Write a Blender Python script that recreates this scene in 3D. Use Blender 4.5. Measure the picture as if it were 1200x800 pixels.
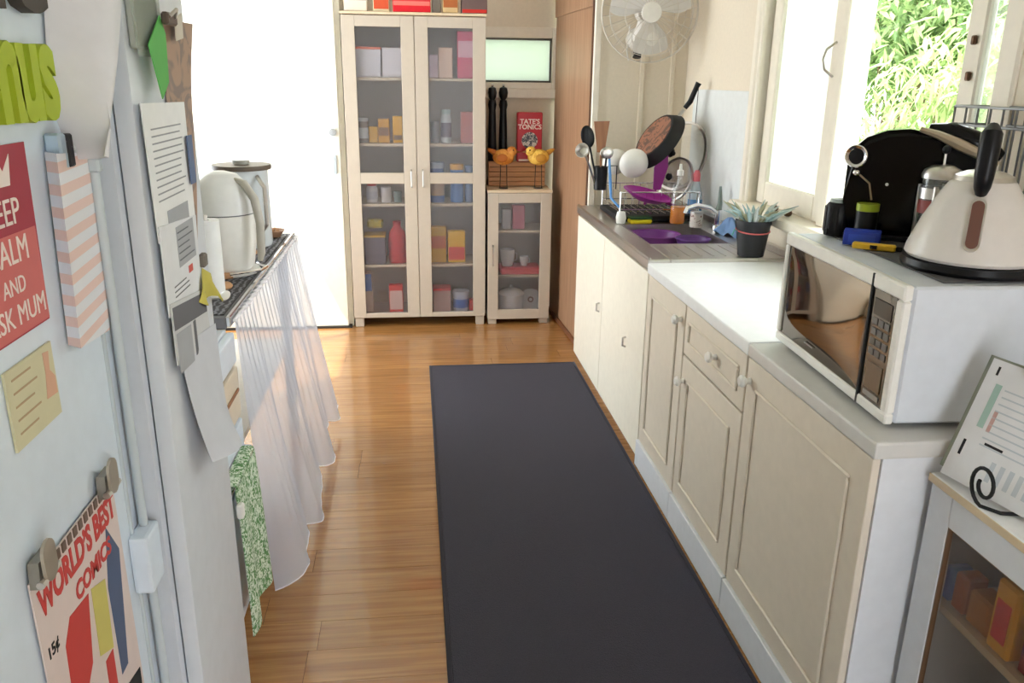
import bpy, bmesh, math, random
from mathutils import Matrix, Vector
random.seed(7)
for o in list(bpy.data.objects): bpy.data.objects.remove(o)
SC = bpy.context.scene
COL = SC.collection
PI = math.pi
# ------------------------------------------------------------------ camera
F = 960.0; EYE = Vector((0, 0, 1.55))
vy = Vector((483-600, 92-400, F)).normalized()
dxn = -40.0; vd = Vector((dxn, (F*F-117*dxn)/308.0, F)).normalized()
vd = (vd - vy*vd.dot(vy)).normalized()
vx = vd.cross(vy)
if vx.x < 0: vx = -vx
ROT = Matrix((vx, vy, -vd))                      # camera axes (right, down, forward) -> world
right = ROT @ Vector((1, 0, 0)); up = ROT @ Vector((0, -1, 0)); back = ROT @ Vector((0, 0, -1))
cd = bpy.data.cameras.new('camera'); cd.sensor_width = 36; cd.lens = 36*F/1200; cd.clip_start = .02
cam = bpy.data.objects.new('camera', cd); COL.objects.link(cam)
cam.matrix_world = Matrix(((right.x, up.x, back.x, 0), (right.y, up.y, back.y, 0), (right.z, up.z, back.z, EYE.z), (0, 0, 0, 1)))
SC.camera = cam
def at(px, py, x=None, y=None, z=None):          # a point of the photograph at a known plane of the room
    d = ROT @ Vector((px-600, py-400, F))
    if x is not None: t = x/d.x
    elif y is not None: t = y/d.y
    else: t = (z-EYE.z)/d.z
    return EYE + d*t
# ------------------------------------------------------------------ light
w = bpy.data.worlds.new('sky'); SC.world = w; w.use_nodes = True
bg = w.node_tree.nodes['Background']; bg.inputs[0].default_value = (.92, .96, 1.0, 1); bg.inputs[1].default_value = 4.2
sd = bpy.data.lights.new('sun', 'SUN'); sd.energy = 4; sd.angle = .01; sd.color = (1, .95, .85)
sun = bpy.data.objects.new('sun', sd); COL.objects.link(sun)
sun.rotation_euler = Vector((.42, .30, -.85)).to_track_quat('-Z', 'Y').to_euler()
SC.view_settings.view_transform = 'Standard'; SC.view_settings.look = 'None'
SC.view_settings.gamma = 1; SC.view_settings.use_curve_mapping = False
SC.view_settings.exposure = 1.0
# ------------------------------------------------------------------ materials
MATS = {}
def nmat(name):
    m = bpy.data.materials.new(name); m.use_nodes = True; nt = m.node_tree
    return m, nt, nt.nodes['Principled BSDF']
def mat(name, col, rough=.5, metal=0., var=.06, scale=30., bump=0., trans=0., coat=0., emis=0., ior=1.45, spec=.5):
    if name in MATS: return MATS[name]
    m, nt, p = nmat(name)
    n = nt.nodes.new('ShaderNodeTexNoise'); n.inputs['Scale'].default_value = scale; n.inputs['Detail'].default_value = 3
    tc = nt.nodes.new('ShaderNodeTexCoord'); nt.links.new(tc.outputs['Object'], n.inputs['Vector'])
    mx = nt.nodes.new('ShaderNodeMix'); mx.data_type = 'RGBA'
    a = [max(0, c*(1-var)) for c in col]; b = [min(1, c*(1+var)) for c in col]
    mx.inputs[6].default_value = (*a, 1); mx.inputs[7].default_value = (*b, 1)
    nt.links.new(n.outputs['Fac'], mx.inputs[0]); nt.links.new(mx.outputs[2], p.inputs['Base Color'])
    p.inputs['Roughness'].default_value = rough; p.inputs['Metallic'].default_value = metal
    p.inputs['Transmission Weight'].default_value = trans; p.inputs['IOR'].default_value = ior
    p.inputs['Coat Weight'].default_value = coat; p.inputs['Specular IOR Level'].default_value = spec
    if bump:
        bp = nt.nodes.new('ShaderNodeBump'); bp.inputs['Strength'].default_value = bump; bp.inputs['Distance'].default_value = .01
        nt.links.new(n.outputs['Fac'], bp.inputs['Height']); nt.links.new(bp.outputs['Normal'], p.inputs['Normal'])
    MATS[name] = m; return m
def pane_mat(name, tint, clear, col, rough=.4, tra=.5):      # a pane that is part see-through, part milky
    m = bpy.data.materials.new(name); m.use_nodes = True; nt = m.node_tree; nt.nodes.clear()
    out = nt.nodes.new('ShaderNodeOutputMaterial'); t = nt.nodes.new('ShaderNodeBsdfTransparent'); t.inputs[0].default_value = (*tint, 1)
    d = nt.nodes.new('ShaderNodeBsdfDiffuse'); d.inputs[0].default_value = (*col, 1)
    tl = nt.nodes.new('ShaderNodeBsdfTranslucent'); tl.inputs[0].default_value = (*col, 1)
    g = nt.nodes.new('ShaderNodeBsdfGlossy'); g.inputs['Roughness'].default_value = rough
    a = nt.nodes.new('ShaderNodeMixShader'); a.inputs[0].default_value = tra
    nt.links.new(d.outputs[0], a.inputs[1]); nt.links.new(tl.outputs[0], a.inputs[2])
    b = nt.nodes.new('ShaderNodeMixShader'); b.inputs[0].default_value = clear
    nt.links.new(a.outputs[0], b.inputs[1]); nt.links.new(t.outputs[0], b.inputs[2])
    c = nt.nodes.new('ShaderNodeMixShader'); c.inputs[0].default_value = .06
    nt.links.new(b.outputs[0], c.inputs[1]); nt.links.new(g.outputs[0], c.inputs[2])
    nt.links.new(c.outputs[0], out.inputs[0]); MATS[name] = m; return m
def wood(name, c1, c2, rough=.35, axis='X', scale=1., coat=0., perobj=False):
    if name in MATS: return MATS[name]
    m, nt, p = nmat(name); L = nt.links.new
    tc = nt.nodes.new('ShaderNodeTexCoord'); mp = nt.nodes.new('ShaderNodeMapping')
    s = {'X': (1.2, 26, 26), 'Y': (26, 1.2, 26), 'Z': (26, 26, 1.2)}[axis]
    mp.inputs['Scale'].default_value = [k*scale for k in s]
    L(tc.outputs['Object'], mp.inputs[0])
    n = nt.nodes.new('ShaderNodeTexNoise'); n.inputs['Scale'].default_value = 2.2; n.inputs['Detail'].default_value = 5; n.inputs['Distortion'].default_value = .4
    oi = nt.nodes.new('ShaderNodeObjectInfo')
    ad = nt.nodes.new('ShaderNodeVectorMath'); L(mp.outputs[0], ad.inputs[0])
    cx = nt.nodes.new('ShaderNodeCombineXYZ'); mu = nt.nodes.new('ShaderNodeMath'); mu.operation = 'MULTIPLY'; mu.inputs[1].default_value = 57
    L(oi.outputs['Random'], mu.inputs[0]); L(mu.outputs[0], cx.inputs[0]); L(mu.outputs[0], cx.inputs[2]); L(cx.outputs[0], ad.inputs[1])
    L(ad.outputs[0], n.inputs['Vector'])
    r = nt.nodes.new('ShaderNodeValToRGB'); r.color_ramp.elements[0].position = .3; r.color_ramp.elements[1].position = .7
    r.color_ramp.elements[0].color = (*c1, 1); r.color_ramp.elements[1].color = (*c2, 1)
    L(n.outputs['Fac'], r.inputs[0])
    if perobj:
        hs = nt.nodes.new('ShaderNodeHueSaturation'); mr = nt.nodes.new('ShaderNodeMapRange')
        mr.inputs['To Min'].default_value = .93; mr.inputs['To Max'].default_value = 1.07
        L(oi.outputs['Random'], mr.inputs[0]); L(mr.outputs[0], hs.inputs['Value']); L(r.outputs[0], hs.inputs['Color']); L(hs.outputs[0], p.inputs['Base Color'])
    else: L(r.outputs[0], p.inputs['Base Color'])
    p.inputs['Roughness'].default_value = rough; p.inputs['Coat Weight'].default_value = coat
    MATS[name] = m; return m
def stripes(name, c1, c2, freq, axis=2, duty=.5):
    m, nt, p = nmat(name); L = nt.links.new
    tc = nt.nodes.new('ShaderNodeTexCoord'); sp = nt.nodes.new('ShaderNodeSeparateXYZ'); L(tc.outputs['Object'], sp.inputs[0])
    mu = nt.nodes.new('ShaderNodeMath'); mu.operation = 'MULTIPLY'; mu.inputs[1].default_value = freq; L(sp.outputs[axis], mu.inputs[0])
    fr = nt.nodes.new('ShaderNodeMath'); fr.operation = 'FRACT'; L(mu.outputs[0], fr.inputs[0])
    gt = nt.nodes.new('ShaderNodeMath'); gt.operation = 'GREATER_THAN'; gt.inputs[1].default_value = duty; L(fr.outputs[0], gt.inputs[0])
    mx = nt.nodes.new('ShaderNodeMix'); mx.data_type = 'RGBA'; mx.inputs[6].default_value = (*c1, 1); mx.inputs[7].default_value = (*c2, 1)
    L(gt.outputs[0], mx.inputs[0]); L(mx.outputs[2], p.inputs['Base Color']); p.inputs['Roughness'].default_value = .7
    MATS[name] = m; return m
def blotch(name, c1, c2, scale, thr=.5, rough=.7):
    m, nt, p = nmat(name); L = nt.links.new
    tc = nt.nodes.new('ShaderNodeTexCoord'); n = nt.nodes.new('ShaderNodeTexNoise'); n.inputs['Scale'].default_value = scale; n.inputs['Detail'].default_value = 2; n.inputs['Distortion'].default_value = 1.5
    L(tc.outputs['Object'], n.inputs['Vector'])
    r = nt.nodes.new('ShaderNodeValToRGB'); r.color_ramp.elements[0].position = thr-.04; r.color_ramp.elements[1].position = thr+.04
    r.color_ramp.elements[0].color = (*c1, 1); r.color_ramp.elements[1].color = (*c2, 1)
    L(n.outputs['Fac'], r.inputs[0]); L(r.outputs[0], p.inputs['Base Color']); p.inputs['Roughness'].default_value = rough
    MATS[name] = m; return m
def srgb(r, g, b): return tuple(((c/255/12.92) if c/255 <= .04045 else ((c/255+.055)/1.055)**2.4) for c in (r, g, b))
wall_m = mat('cream_wall_paint', srgb(226, 214, 194), .75, bump=.02, scale=60)
white_wall = mat('white_wall_paint', srgb(246, 242, 228), .6)
ceil_m = mat('white_ceiling_paint', srgb(240, 238, 232), .8)
trim_m = mat('cream_gloss_trim', srgb(236, 227, 211), .4)
plank_m = wood('bamboo_laminate', srgb(146, 98, 50), srgb(182, 130, 74), .26, 'X', coat=.55, perobj=True)
panel_m = wood('timber_veneer', srgb(152, 114, 86), srgb(176, 138, 108), .45, 'Z')
rug_m = mat('charcoal_carpet', srgb(62, 60, 71), .95, var=.25, scale=260, bump=.5)
rugb_m = mat('rug_binding', srgb(50, 48, 57), .9)
enamel = mat('white_enamel', srgb(222, 233, 246), .3)
enamel2 = mat('white_enamel_matt', srgb(216, 221, 229), .4)
rail_m = mat('pale_grey_plastic', srgb(196, 206, 212), .35)
vinyl = mat('ivory_vinyl_door', srgb(228, 217, 200), .42)
carc = mat('white_melamine', srgb(228, 231, 236), .45)
sinkdoor = mat('white_gloss_board', srgb(246, 239, 222), .4)
lam = mat('white_laminate', srgb(243, 244, 245), .3)
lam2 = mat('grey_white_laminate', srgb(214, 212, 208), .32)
beech = mat('pale_maple_board', srgb(200, 187, 170), .45, var=.05)
beech2 = mat('maple_edge', srgb(222, 202, 170), .45)
steel = mat('brushed_steel', srgb(206, 202, 198), .32, 1., var=.08, scale=80)
chrome = mat('chrome', (.8, .8, .82), .1, 1.)
blackp = mat('black_plastic', srgb(18, 18, 22), .35, spec=.3)
blackg = mat('black_gloss', srgb(8, 8, 11), .14, spec=.22)
blackm = mat('black_matt', srgb(28, 28, 30), .7)
darkgap = mat('dark_recess', srgb(40, 34, 30), .9)
whitep = mat('white_plastic', srgb(238, 236, 230), .3)
paper = mat('white_paper', srgb(238, 238, 240), .8)
ink = mat('grey_ink', srgb(110, 112, 118), .8)
inkd = mat('black_ink', srgb(30, 30, 34), .8)
frost = pane_mat('frosted_acrylic', (.94, .94, .96), .87, (.26, .27, .30), .35)
frostwin = pane_mat('frosted_window_glass', (.92, .95, .93), .15, (.80, .82, .80), .3)
greenwin = pane_mat('green_obscure_glass', (.8, .9, .84), .10, (.60, .66, .56), .3)
clearg = pane_mat('clear_thin_glass', (.97, .98, .98), .93, (.8, .85, .85), .05)
voile = pane_mat('white_voile', (.95, .95, .98), .36, (.66, .69, .80), .8, .22)
def C(name, r, g, b, rough=.5, **k): return mat(name, srgb(r, g, b), rough, **k)
# ------------------------------------------------------------------ mesh builder
class MB:
    def __init__(s): s.bm = bmesh.new()
    def box(s, x0, x1, y0, y1, z0, z1, bev=0, seg=1):
        r = bmesh.ops.create_cube(s.bm, size=1)['verts']
        bmesh.ops.scale(s.bm, vec=(x1-x0, y1-y0, z1-z0), verts=r); bmesh.ops.translate(s.bm, vec=((x0+x1)/2, (y0+y1)/2, (z0+z1)/2), verts=r)
        if bev:
            es = list({e for v in r for e in v.link_edges}); bmesh.ops.bevel(s.bm, geom=es, offset=bev, segments=seg, affect='EDGES', profile=.6)
        return s
    def frame(s, T, x0, x1, y0, y1, z0, z1, bev=0):
        n = len(s.bm.verts); s.box(x0, x1, y0, y1, z0, z1, bev); s.bm.verts.ensure_lookup_table()
        bmesh.ops.transform(s.bm, matrix=T, verts=s.bm.verts[n:]); return s
    def lathe(s, prof, seg=24, c=(0, 0, 0), axis=None, sx=1, sy=1):
        M = Matrix.Translation(c)
        if axis is not None: M = M @ Vector((0, 0, 1)).rotation_difference(Vector(axis).normalized()).to_matrix().to_4x4()
        rings = []
        for r, z in prof:
            if r < 1e-6: rings.append([s.bm.verts.new(M @ Vector((0, 0, z)))])
            else: rings.append([s.bm.verts.new(M @ Vector((r*sx*math.cos(2*PI*k/seg), r*sy*math.sin(2*PI*k/seg), z))) for k in range(seg)])
        for a, b in zip(rings, rings[1:]):
            for k in range(seg):
                l = (k+1) % seg
                if len(a) == 1 and len(b) == 1: continue
                if len(a) == 1: f = (a[0], b[l], b[k])
                elif len(b) == 1: f = (a[k], a[l], b[0])
                else: f = (a[k], a[l], b[l], b[k])
                try: s.bm.faces.new(f)
                except ValueError: pass
        return s
    def cyl(s, r, z0, z1, c=(0, 0, 0), seg=20, axis=None, r2=None):
        r2 = r if r2 is None else r2
        return s.lathe([(0, z0), (r, z0), (r2, z1), (0, z1)], seg, c, axis)
    def tube(s, pts, r, seg=8, close=False):
        pts = [Vector(p) for p in pts]; n = len(pts); rings = []
        ref = None
        for i, p in enumerate(pts):
            a = pts[(i-1) % n] if (close or i > 0) else p; b = pts[(i+1) % n] if (close or i < n-1) else p
            d = (b-a).normalized()
            if ref is None:
                ref = Vector((0, 0, 1)) if abs(d.z) < .9 else Vector((1, 0, 0))
            u = (ref - d*ref.dot(d)).normalized(); ref = u; v = d.cross(u)
            rr = r[i] if isinstance(r, (list, tuple)) else r
            rings.append([s.bm.verts.new(p + u*rr*math.cos(2*PI*k/seg) + v*rr*math.sin(2*PI*k/seg)) for k in range(seg)])
        pairs = list(zip(rings, rings[1:])) + ([(rings[-1], rings[0])] if close else [])
        for a, b in pairs:
            for k in range(seg): s.bm.faces.new((a[k], a[(k+1) % seg], b[(k+1) % seg], b[k]))
        if not close:
            s.bm.faces.new(rings[0][::-1]); s.bm.faces.new(rings[-1])
        return s
    def prism(s, poly, d, T=None):               # poly in local xy, extruded by d along local z, then moved by T
        T = T or Matrix()
        a = [s.bm.verts.new(T @ Vector((x, y, 0))) for x, y in poly]; b = [s.bm.verts.new(T @ Vector((x, y, d))) for x, y in poly]
        n = len(poly); s.bm.faces.new(a[::-1]); s.bm.faces.new(b)
        for k in range(n): s.bm.faces.new((a[k], a[(k+1) % n], b[(k+1) % n], b[k]))
        return s
    def ball(s, c, r, sx=1, sy=1, sz=1, seg=16):
        v = bmesh.ops.create_uvsphere(s.bm, u_segments=seg, v_segments=max(6, seg*2//3), radius=r)['verts']
        bmesh.ops.scale(s.bm, vec=(sx, sy, sz), verts=v); bmesh.ops.translate(s.bm, vec=c, verts=v); return s
    def grid(s, fn, nu, nv, thick=0):
        vs = [[s.bm.verts.new(fn(i/nu, j/nv)) for j in range(nv+1)] for i in range(nu+1)]
        fs = [s.bm.faces.new((vs[i][j], vs[i+1][j], vs[i+1][j+1], vs[i][j+1])) for i in range(nu) for j in range(nv)]
        if thick: bmesh.ops.recalc_face_normals(s.bm, faces=fs); bmesh.ops.solidify(s.bm, geom=fs, thickness=thick)
        return s
    def move(s, M): bmesh.ops.transform(s.bm, matrix=M, verts=s.bm.verts); return s
    def build(s, name, m, parent=None, smooth=False, loc=None, kind=None, label=None):
        bmesh.ops.recalc_face_normals(s.bm, faces=s.bm.faces)
        me = bpy.data.meshes.new(name); s.bm.to_mesh(me); s.bm.free()
        me.materials.append(m)
        if smooth:
            for p in me.polygons: p.use_smooth = True
            try: me.set_sharp_from_angle(angle=math.radians(40))
            except Exception: pass
        o = bpy.data.objects.new(name, me); COL.objects.link(o); o.parent = parent
        if loc is not None: o.location = loc
        if kind: o['kind'] = kind
        if label: o['label'] = label
        return o
def thing(name, label, cat, loc=(0, 0, 0), rz=0, group=None):
    o = bpy.data.objects.new(name, None); COL.objects.link(o); o.location = loc; o.rotation_euler = (0, 0, rz); o.empty_display_size = .05
    return tag(o, label, cat, group)
def tag(o, label, cat, group=None):
    o['label'] = label; o['category'] = cat
    if group: o['group'] = group
    return o
def struct(o): o['kind'] = 'structure'; return o
def text_mesh(body, size, bold=0., extr=.0004, space=1.):
    cu = bpy.data.curves.new('t', 'FONT'); cu.body = body; cu.size = size; cu.extrude = extr; cu.offset = bold; cu.space_line = space; cu.resolution_u = 3
    cu.align_x = 'CENTER'; cu.align_y = 'CENTER'
    o = bpy.data.objects.new('t', cu); COL.objects.link(o); bpy.context.view_layer.update()
    me = bpy.data.meshes.new_from_object(o.evaluated_get(bpy.context.evaluated_depsgraph_get()))
    bpy.data.objects.remove(o); bpy.data.curves.remove(cu); return me
def facing(d, p, roll=0):                        # frame with local x to the reader's right, y up, z out of a face towards d
    n = Vector(d).normalized(); r = Vector((0, 0, 1)).cross(n).normalized(); u = n.cross(r)
    return Matrix.Translation(p) @ Matrix((( r.x, u.x, n.x, 0), (r.y, u.y, n.y, 0), (r.z, u.z, n.z, 0), (0, 0, 0, 1))) @ Matrix.Rotation(roll, 4, 'Z')
def lettering(body, size, m, parent, T, bold=0., extr=.0004, name='lettering', sx=1., sy=1., space=1.):
    me = text_mesh(body, size, bold, extr, space); me.transform(T @ Matrix.Diagonal((sx, sy, 1, 1))); me.materials.clear(); me.materials.append(m)
    o = bpy.data.objects.new(name, me); COL.objects.link(o); o.parent = parent
    return o
# ================================================================== the room
XW = 1.50; YE = 4.60; YB = 5.56; XL = -1.45; ZC = 2.5; YN = -1.3
fl = struct(MB().box(XL-.1, XW+.1, YN-.1, YB+.1, -.12, -.006).build('floor', darkgap))
PW = .132; shared = {}
row = 0; yy = YN
while yy < YB:
    x = XL - random.uniform(0, .9)
    while x < XW:
        L = 1.25
        a, b = max(x, XL), min(x+L, XW)
        if b-a > .03:
            key = round(b-a, 3)
            if key not in shared:
                o = MB().box(0, key-.0008, 0, PW-.0008, -.012, 0, .0004).build('plank', plank_m, fl); shared[key] = o.data
            else:
                o = bpy.data.objects.new('plank', shared[key]); COL.objects.link(o); o.parent = fl
            o.location = (a, yy, 0)
        x += L
    yy += PW
struct(MB().box(XL-.15, XW+.75, YN-.15, YB+.45, ZC, ZC+.12).build('ceiling', ceil_m))
# left wall with a wide window near the back
wl = MB()
LW0, LW1, LZ0, LZ1 = 3.45, 5.16, .25, 2.3
wl.box(XL-.12, XL, YN, LW0, 0, ZC).box(XL-.12, XL, LW1, YB+.1, 0, ZC).box(XL-.12, XL, LW0, LW1, 0, LZ0).box(XL-.12, XL, LW0, LW1, LZ1, ZC)
struct(wl.build('wall_left', white_wall))
w3 = struct(MB().box(XL-.05, XL-.049, LW0, LW0+.001, LZ0, LZ0+.001).build('window_3', trim_m))
f = MB(); f.box(XL-.12, XL+.015, LW0-.06, LW0+.01, LZ0-.06, LZ1+.06, .005).box(XL-.12, XL+.015, LW1-.01, LW1+.04, LZ0-.06, LZ1+.06, .005).box(XL-.12, XL+.015, LW0, LW1, LZ1-.01, LZ1+.06, .005).box(XL-.12, XL+.03, LW0, LW1, LZ0-.06, LZ0+.01, .005); f.build('window_frame', trim_m, w3)
MB().box(XL-.08, XL-.03, (LW0+LW1)/2-.025, (LW0+LW1)/2+.025, LZ0, LZ1, .004).build('mullion', trim_m, w3)
for y0_, y1_ in ((LW0+.01, (LW0+LW1)/2-.025), ((LW0+LW1)/2+.025, LW1-.01)): MB().box(XL-.058, XL-.054, y0_, y1_, LZ0+.01, LZ1-.01).build('pane', clearg, w3)
# right wall with casement window
WY0, WY1, WZ0, WZ1 = 2.06, 3.56, 1.04, 2.36
wr = MB()
wr.box(XW, XW+.12, YN, WY0, 0, ZC).box(XW, XW+.12, WY1, YE+.1, 0, ZC).box(XW, XW+.12, WY0, WY1, 0, WZ0).box(XW, XW+.12, WY0, WY1, WZ1, ZC)
struct(wr.build('wall_right', wall_m))
# end wall beyond the sink
struct(MB().box(.995, XW+.12, YE, YE+.1, 0, ZC).build('wall_end', wall_m))
tr = struct(MB().box(.975, 1.012, YE-.018, YE+.1, 0, ZC, .004).build('trim_1', trim_m))
tr2 = struct(MB().box(1.235, 1.262, YE-.012, YE+.0, .9, ZC, .004).box(1.405, 1.43, YE-.012, YE, .9, ZC, .004).build('trim_2', wall_m))
# back wall with a small awning window and a white door
BX0, BX1, BZ0, BZ1 = .30, .905, 1.535, 1.807
wb = MB()
wb.box(XL-.1, BX0, YB, YB+.12, 0, ZC).box(BX1, 1.3, YB, YB+.12, 0, ZC).box(BX0, BX1, YB, YB+.12, 0, BZ0).box(BX0, BX1, YB, YB+.12, BZ1, ZC)
struct(wb.build('wall_back', wall_m))
nib = struct(MB().box(XL, -.416, 5.245, YB, 0, ZC).build('wall_nib', white_wall))
# wall behind the camera, with an unseen opening added to let in sky light
wn = MB(); wn.box(XL, .55, YN-.1, YN, 0, ZC).box(1.3, XW, YN-.1, YN, 0, ZC).box(.55, 1.3, YN-.1, YN, 2.05, ZC)
struct(wn.build('wall_near', wall_m))
# small back window
w2 = struct(MB().box(.30, .30+.001, YB, YB+.01, BZ0, BZ0+.01).build('window_2', trim_m))
f = MB(); f.box(BX0-.04, BX0, YB-.02, YB+.1, BZ0-.04, BZ1+.065, .004).box(BX1, BX1+.04, YB-.02, YB+.1, BZ0-.04, BZ1+.065, .004)
f.box(BX0, BX1, YB-.02, YB+.1, BZ1, BZ1+.065, .004).box(BX0, BX1, YB-.02, YB+.1, BZ0-.04, BZ0, .004); f.build('window_frame', trim_m, w2)
f = MB(); f.box(BX0, BX1, YB+.02, YB+.04, BZ1-.012, BZ1, .001).box(BX0, BX1, YB+.02, YB+.04, BZ0, BZ0+.012, .001).box(BX1-.012, BX1, YB+.02, YB+.04, BZ0, BZ1, .001).box(BX0, BX0+.012, YB+.02, YB+.04, BZ0, BZ1, .001)
f.build('sash', C('dark_aluminium', 96, 90, 84, .5), w2)
MB().box(BX0+.01, BX1-.01, YB+.028, YB+.034, BZ0+.01, BZ1-.01).build('pane', greenwin, w2)
f = MB(); f.box(.40, 1.0, YB-.035, YB, BZ0-.10, BZ0-.04, .006).build('window_sill', trim_m, w2)
# white door in the nib
d1 = struct(MB().box(-1.22, -.445, 5.20, 5.243, .012, 2.05, .004).build('door_1', white_wall))
MB().cyl(.022, 0, .035, (-.482, 5.20, 1.235), 16, (0, -1, 0)).build('door_knob', chrome, d1, True)
MB().box(-.492, -.470, 5.188, 5.20, .985, 1.10, .003).build('lock_plate', rail_m, d1)
struct(MB().box(-1.4, -.425, 5.185, 5.245, 0, .012).build('trim_3', darkgap))
# timber panel closing off the side of the alcove
tp = thing('timber_panel', 'tall brown timber panel between the small glass cabinet and the sink bench', 'panel', (.965, 4.98, 0))
T = Matrix.Rotation(math.atan2(.03, .6)*1.0, 4, 'Z')
MB().frame(T, -.012, .012, -.36, .56, .015, 2.45, .003).build('board', panel_m, tp)
MB().frame(T, -.022, -.0125, -.36, .56, 1.93, 2.2, .003).build('header_board', panel_m, tp)
MB().frame(T, -.026, -.0125, -.36, .56, .0, .03, .002).build('bottom_strip', C('brown_strip', 120, 74, 44, .6), tp)
for z in (.50, .30):
    b = MB().cyl(.012, 0, .008, (-.012, -.335, z), 12, (-1, 0, 0)).move(T); b.build('bolt', darkgap, tp, True)
MB().frame(T, -.018, .016, -.372, -.36, .0, 2.45, .002).build('edge_strip', C('dark_edge', 92, 60, 40, .6), tp)
# splashback
tag(MB().box(XW-.009, XW-.001, 3.60, 4.42, .895, 1.515, .001).build('splashback', C('pale_blue_sheet', 232, 235, 234, .25)), 'pale blue splashback sheet on the wall behind the sink tap', 'splashback')
# casement window
w1 = struct(MB().box(XW+.0, XW+.001, WY0, WY0+.001, WZ0, WZ0+.001).build('window_1', trim_m))
f = MB(); f.box(XW-.02, XW+.12, WY1, WY1+.09, WZ0-.08, WZ1+.08, .006).box(XW-.012, XW+.12, WY0-.075, WY0, WZ0-.08, WZ1+.08, .006).box(XW-.02, XW+.12, WY0, WY1, WZ1, WZ1+.08, .006)
f.build('window_frame', trim_m, w1)
MB().box(XW-.028, XW-.0, WY1+.022, WY1+.066, WZ0-.08, WZ1+.08, .008).build('architrave_bead', trim_m, w1)
MB().box(XW-.065, XW+.14, WY0-.09, WY1+.10, WZ0-.045, WZ0, .008).build('window_sill', trim_m, w1)
MB().box(XW+.0, XW+.10, 2.875, 2.935, WZ0, WZ1, .005).build('mullion', trim_m, w1)
MB().box(XW-.0, XW+.03, 2.145, 2.218, WZ0, WZ1, .005).build('mullion', trim_m, w1)
s1 = MB(); s1.box(XW+.025, XW+.065, 2.94, 3.02, WZ0+.004, WZ1, .005).box(XW+.025, XW+.065, 3.48, WY1, WZ0+.004, WZ1, .005).box(XW+.025, XW+.065, 3.02, 3.48, WZ0+.004, WZ0+.10, .005).box(XW+.025, XW+.065, 3.02, 3.48, WZ1-.07, WZ1, .005)
sash = s1.build('sash', trim_m, w1)
MB().box(XW+.042, XW+.047, 3.015, 3.485, WZ0+.09, WZ1-.06).build('pane', frostwin, sash)
MB().tube([(XW+.024, 2.985, 1.575), (XW-.008, 2.992, 1.60), (XW-.018, 2.995, 1.635), (XW-.008, 2.992, 1.67), (XW+.024, 2.985, 1.695)], .0045).build('handle', steel, sash, True)
for z in (1.575, 1.667): MB().box(XW-.012, XW, 2.165, 2.18, z-.012, z+.012, .003).build('latch_keeper', C('bronze_latch', 96, 70, 50, .4, metal=.6), w1)
for y in (3.26, 3.13): MB().ball((XW-.02, y, WZ0+.016), .018, 1, 1.2, .8, 10).build('stay_knob', C('bronze_latch', 96, 70, 50, .4, metal=.6), w1, True)
MB().box(XW+.012, XW+.016, 2.062, 2.144, WZ0+.01, WZ1-.01).build('pane', clearg, w1)
# ================================================================== rug
rg = thing('runner_rug', 'long charcoal runner rug lying down the middle of the timber floor', 'rug', (.472, 2.2, 0))
MB().box(-.400, .406, -1.85, 2.178, 0, .007, .002).build('pile', rug_m, rg)
b = MB(); b.box(-.414, -.400, -1.85, 2.19, 0, .0085, .002).box(.406, .420, -1.85, 2.19, 0, .0085, .002).box(-.400, .406, 2.178, 2.19, 0, .0085, .002); b.build('binding', rugb_m, rg)
# ================================================================== glass-door cabinets
def leafdoor(parent, x0, x1, z0, z1, panes, y, hx, hz0, hz1, stile):
    b = MB(); zs = [z0] + [v for p in panes for v in p] + [z1]
    b.box(x0, x0+stile, y, y+.02, z0, z1, .002).box(x1-stile, x1, y, y+.02, z0, z1, .002)
    for k in range(0, len(zs), 2): b.box(x0+stile, x1-stile, y, y+.02, zs[k], zs[k+1], .002)
    dr = b.build('door', beech, parent)
    for p in panes: MB().box(x0+stile-.004, x1-stile+.004, y+.008, y+.012, p[0]-.004, p[1]+.004).build('pane', frost, dr)
    MB().tube([(hx, y, hz0), (hx, y-.022, hz0+.006), (hx, y-.022, hz1-.006), (hx, y, hz1)], .005).build('handle', steel, dr, True)
def cabinet(name, label, x0, x1, y, depth, z0, z1, shelves, feet=.06):
    t = thing(name, label, 'cabinet', ((x0+x1)/2, y, 0)); cx = (x0+x1)/2; a, b_ = x0-cx, x1-cx
    b = MB(); b.box(a, a+.016, .022, depth, z0, z1, .001).box(b_-.016, b_, .022, depth, z0, z1, .001).box(a+.016, b_-.016, .022, depth, z0, z0+.018).box(a+.016, b_-.016, depth-.008, depth, z0, z1)
    b.build('body', beech, t)
    MB().box(a-.004, b_+.004, -.004, depth, z1, z1+.016, .002).build('top', beech2, t)
    for s in shelves: MB().box(a+.017, b_-.017, .026, depth-.01, s-.016, s, .001).build('shelf', beech2, t)
    for fx in (a+.005, b_-.06):
        for fy in (.012, depth-.06): MB().box(fx, fx+.055, fy, fy+.05, 0, z0-.001, .003).build('foot', beech, t)
    return t
tall = cabinet('display_cabinet', 'tall pale maple cabinet with two frosted glass doors at the back wall', -.408, .443, 5.2, .34, .06, 1.905, [1.553, 1.166, .797, .407])
leafdoor(tall, -.4255, -.002, .062, 1.90, [(.092, .925), (.992, 1.838)], 0, -.036, .905, 1.01, .078)
leafdoor(tall, .002, .4255, .062, 1.90, [(.092, .925), (.992, 1.838)], 0, .036, .905, 1.01, .078)
for c in tall.children:
    if c.name.startswith('shelf'): pass
MB().box(-.0055, .0055, .024, .33, .08, 1.9).build('divider', beech, tall)
small = cabinet('display_cabinet', 'low pale maple cabinet with a single frosted glass door and chick ornaments on top', .460, .868, 5.2, .34, .035, .868, [.622, .330])
leafdoor(small, -.204, .204, .036, .866, [(.100, .803)], 0, -.172, .40, .53, .068)
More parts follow.
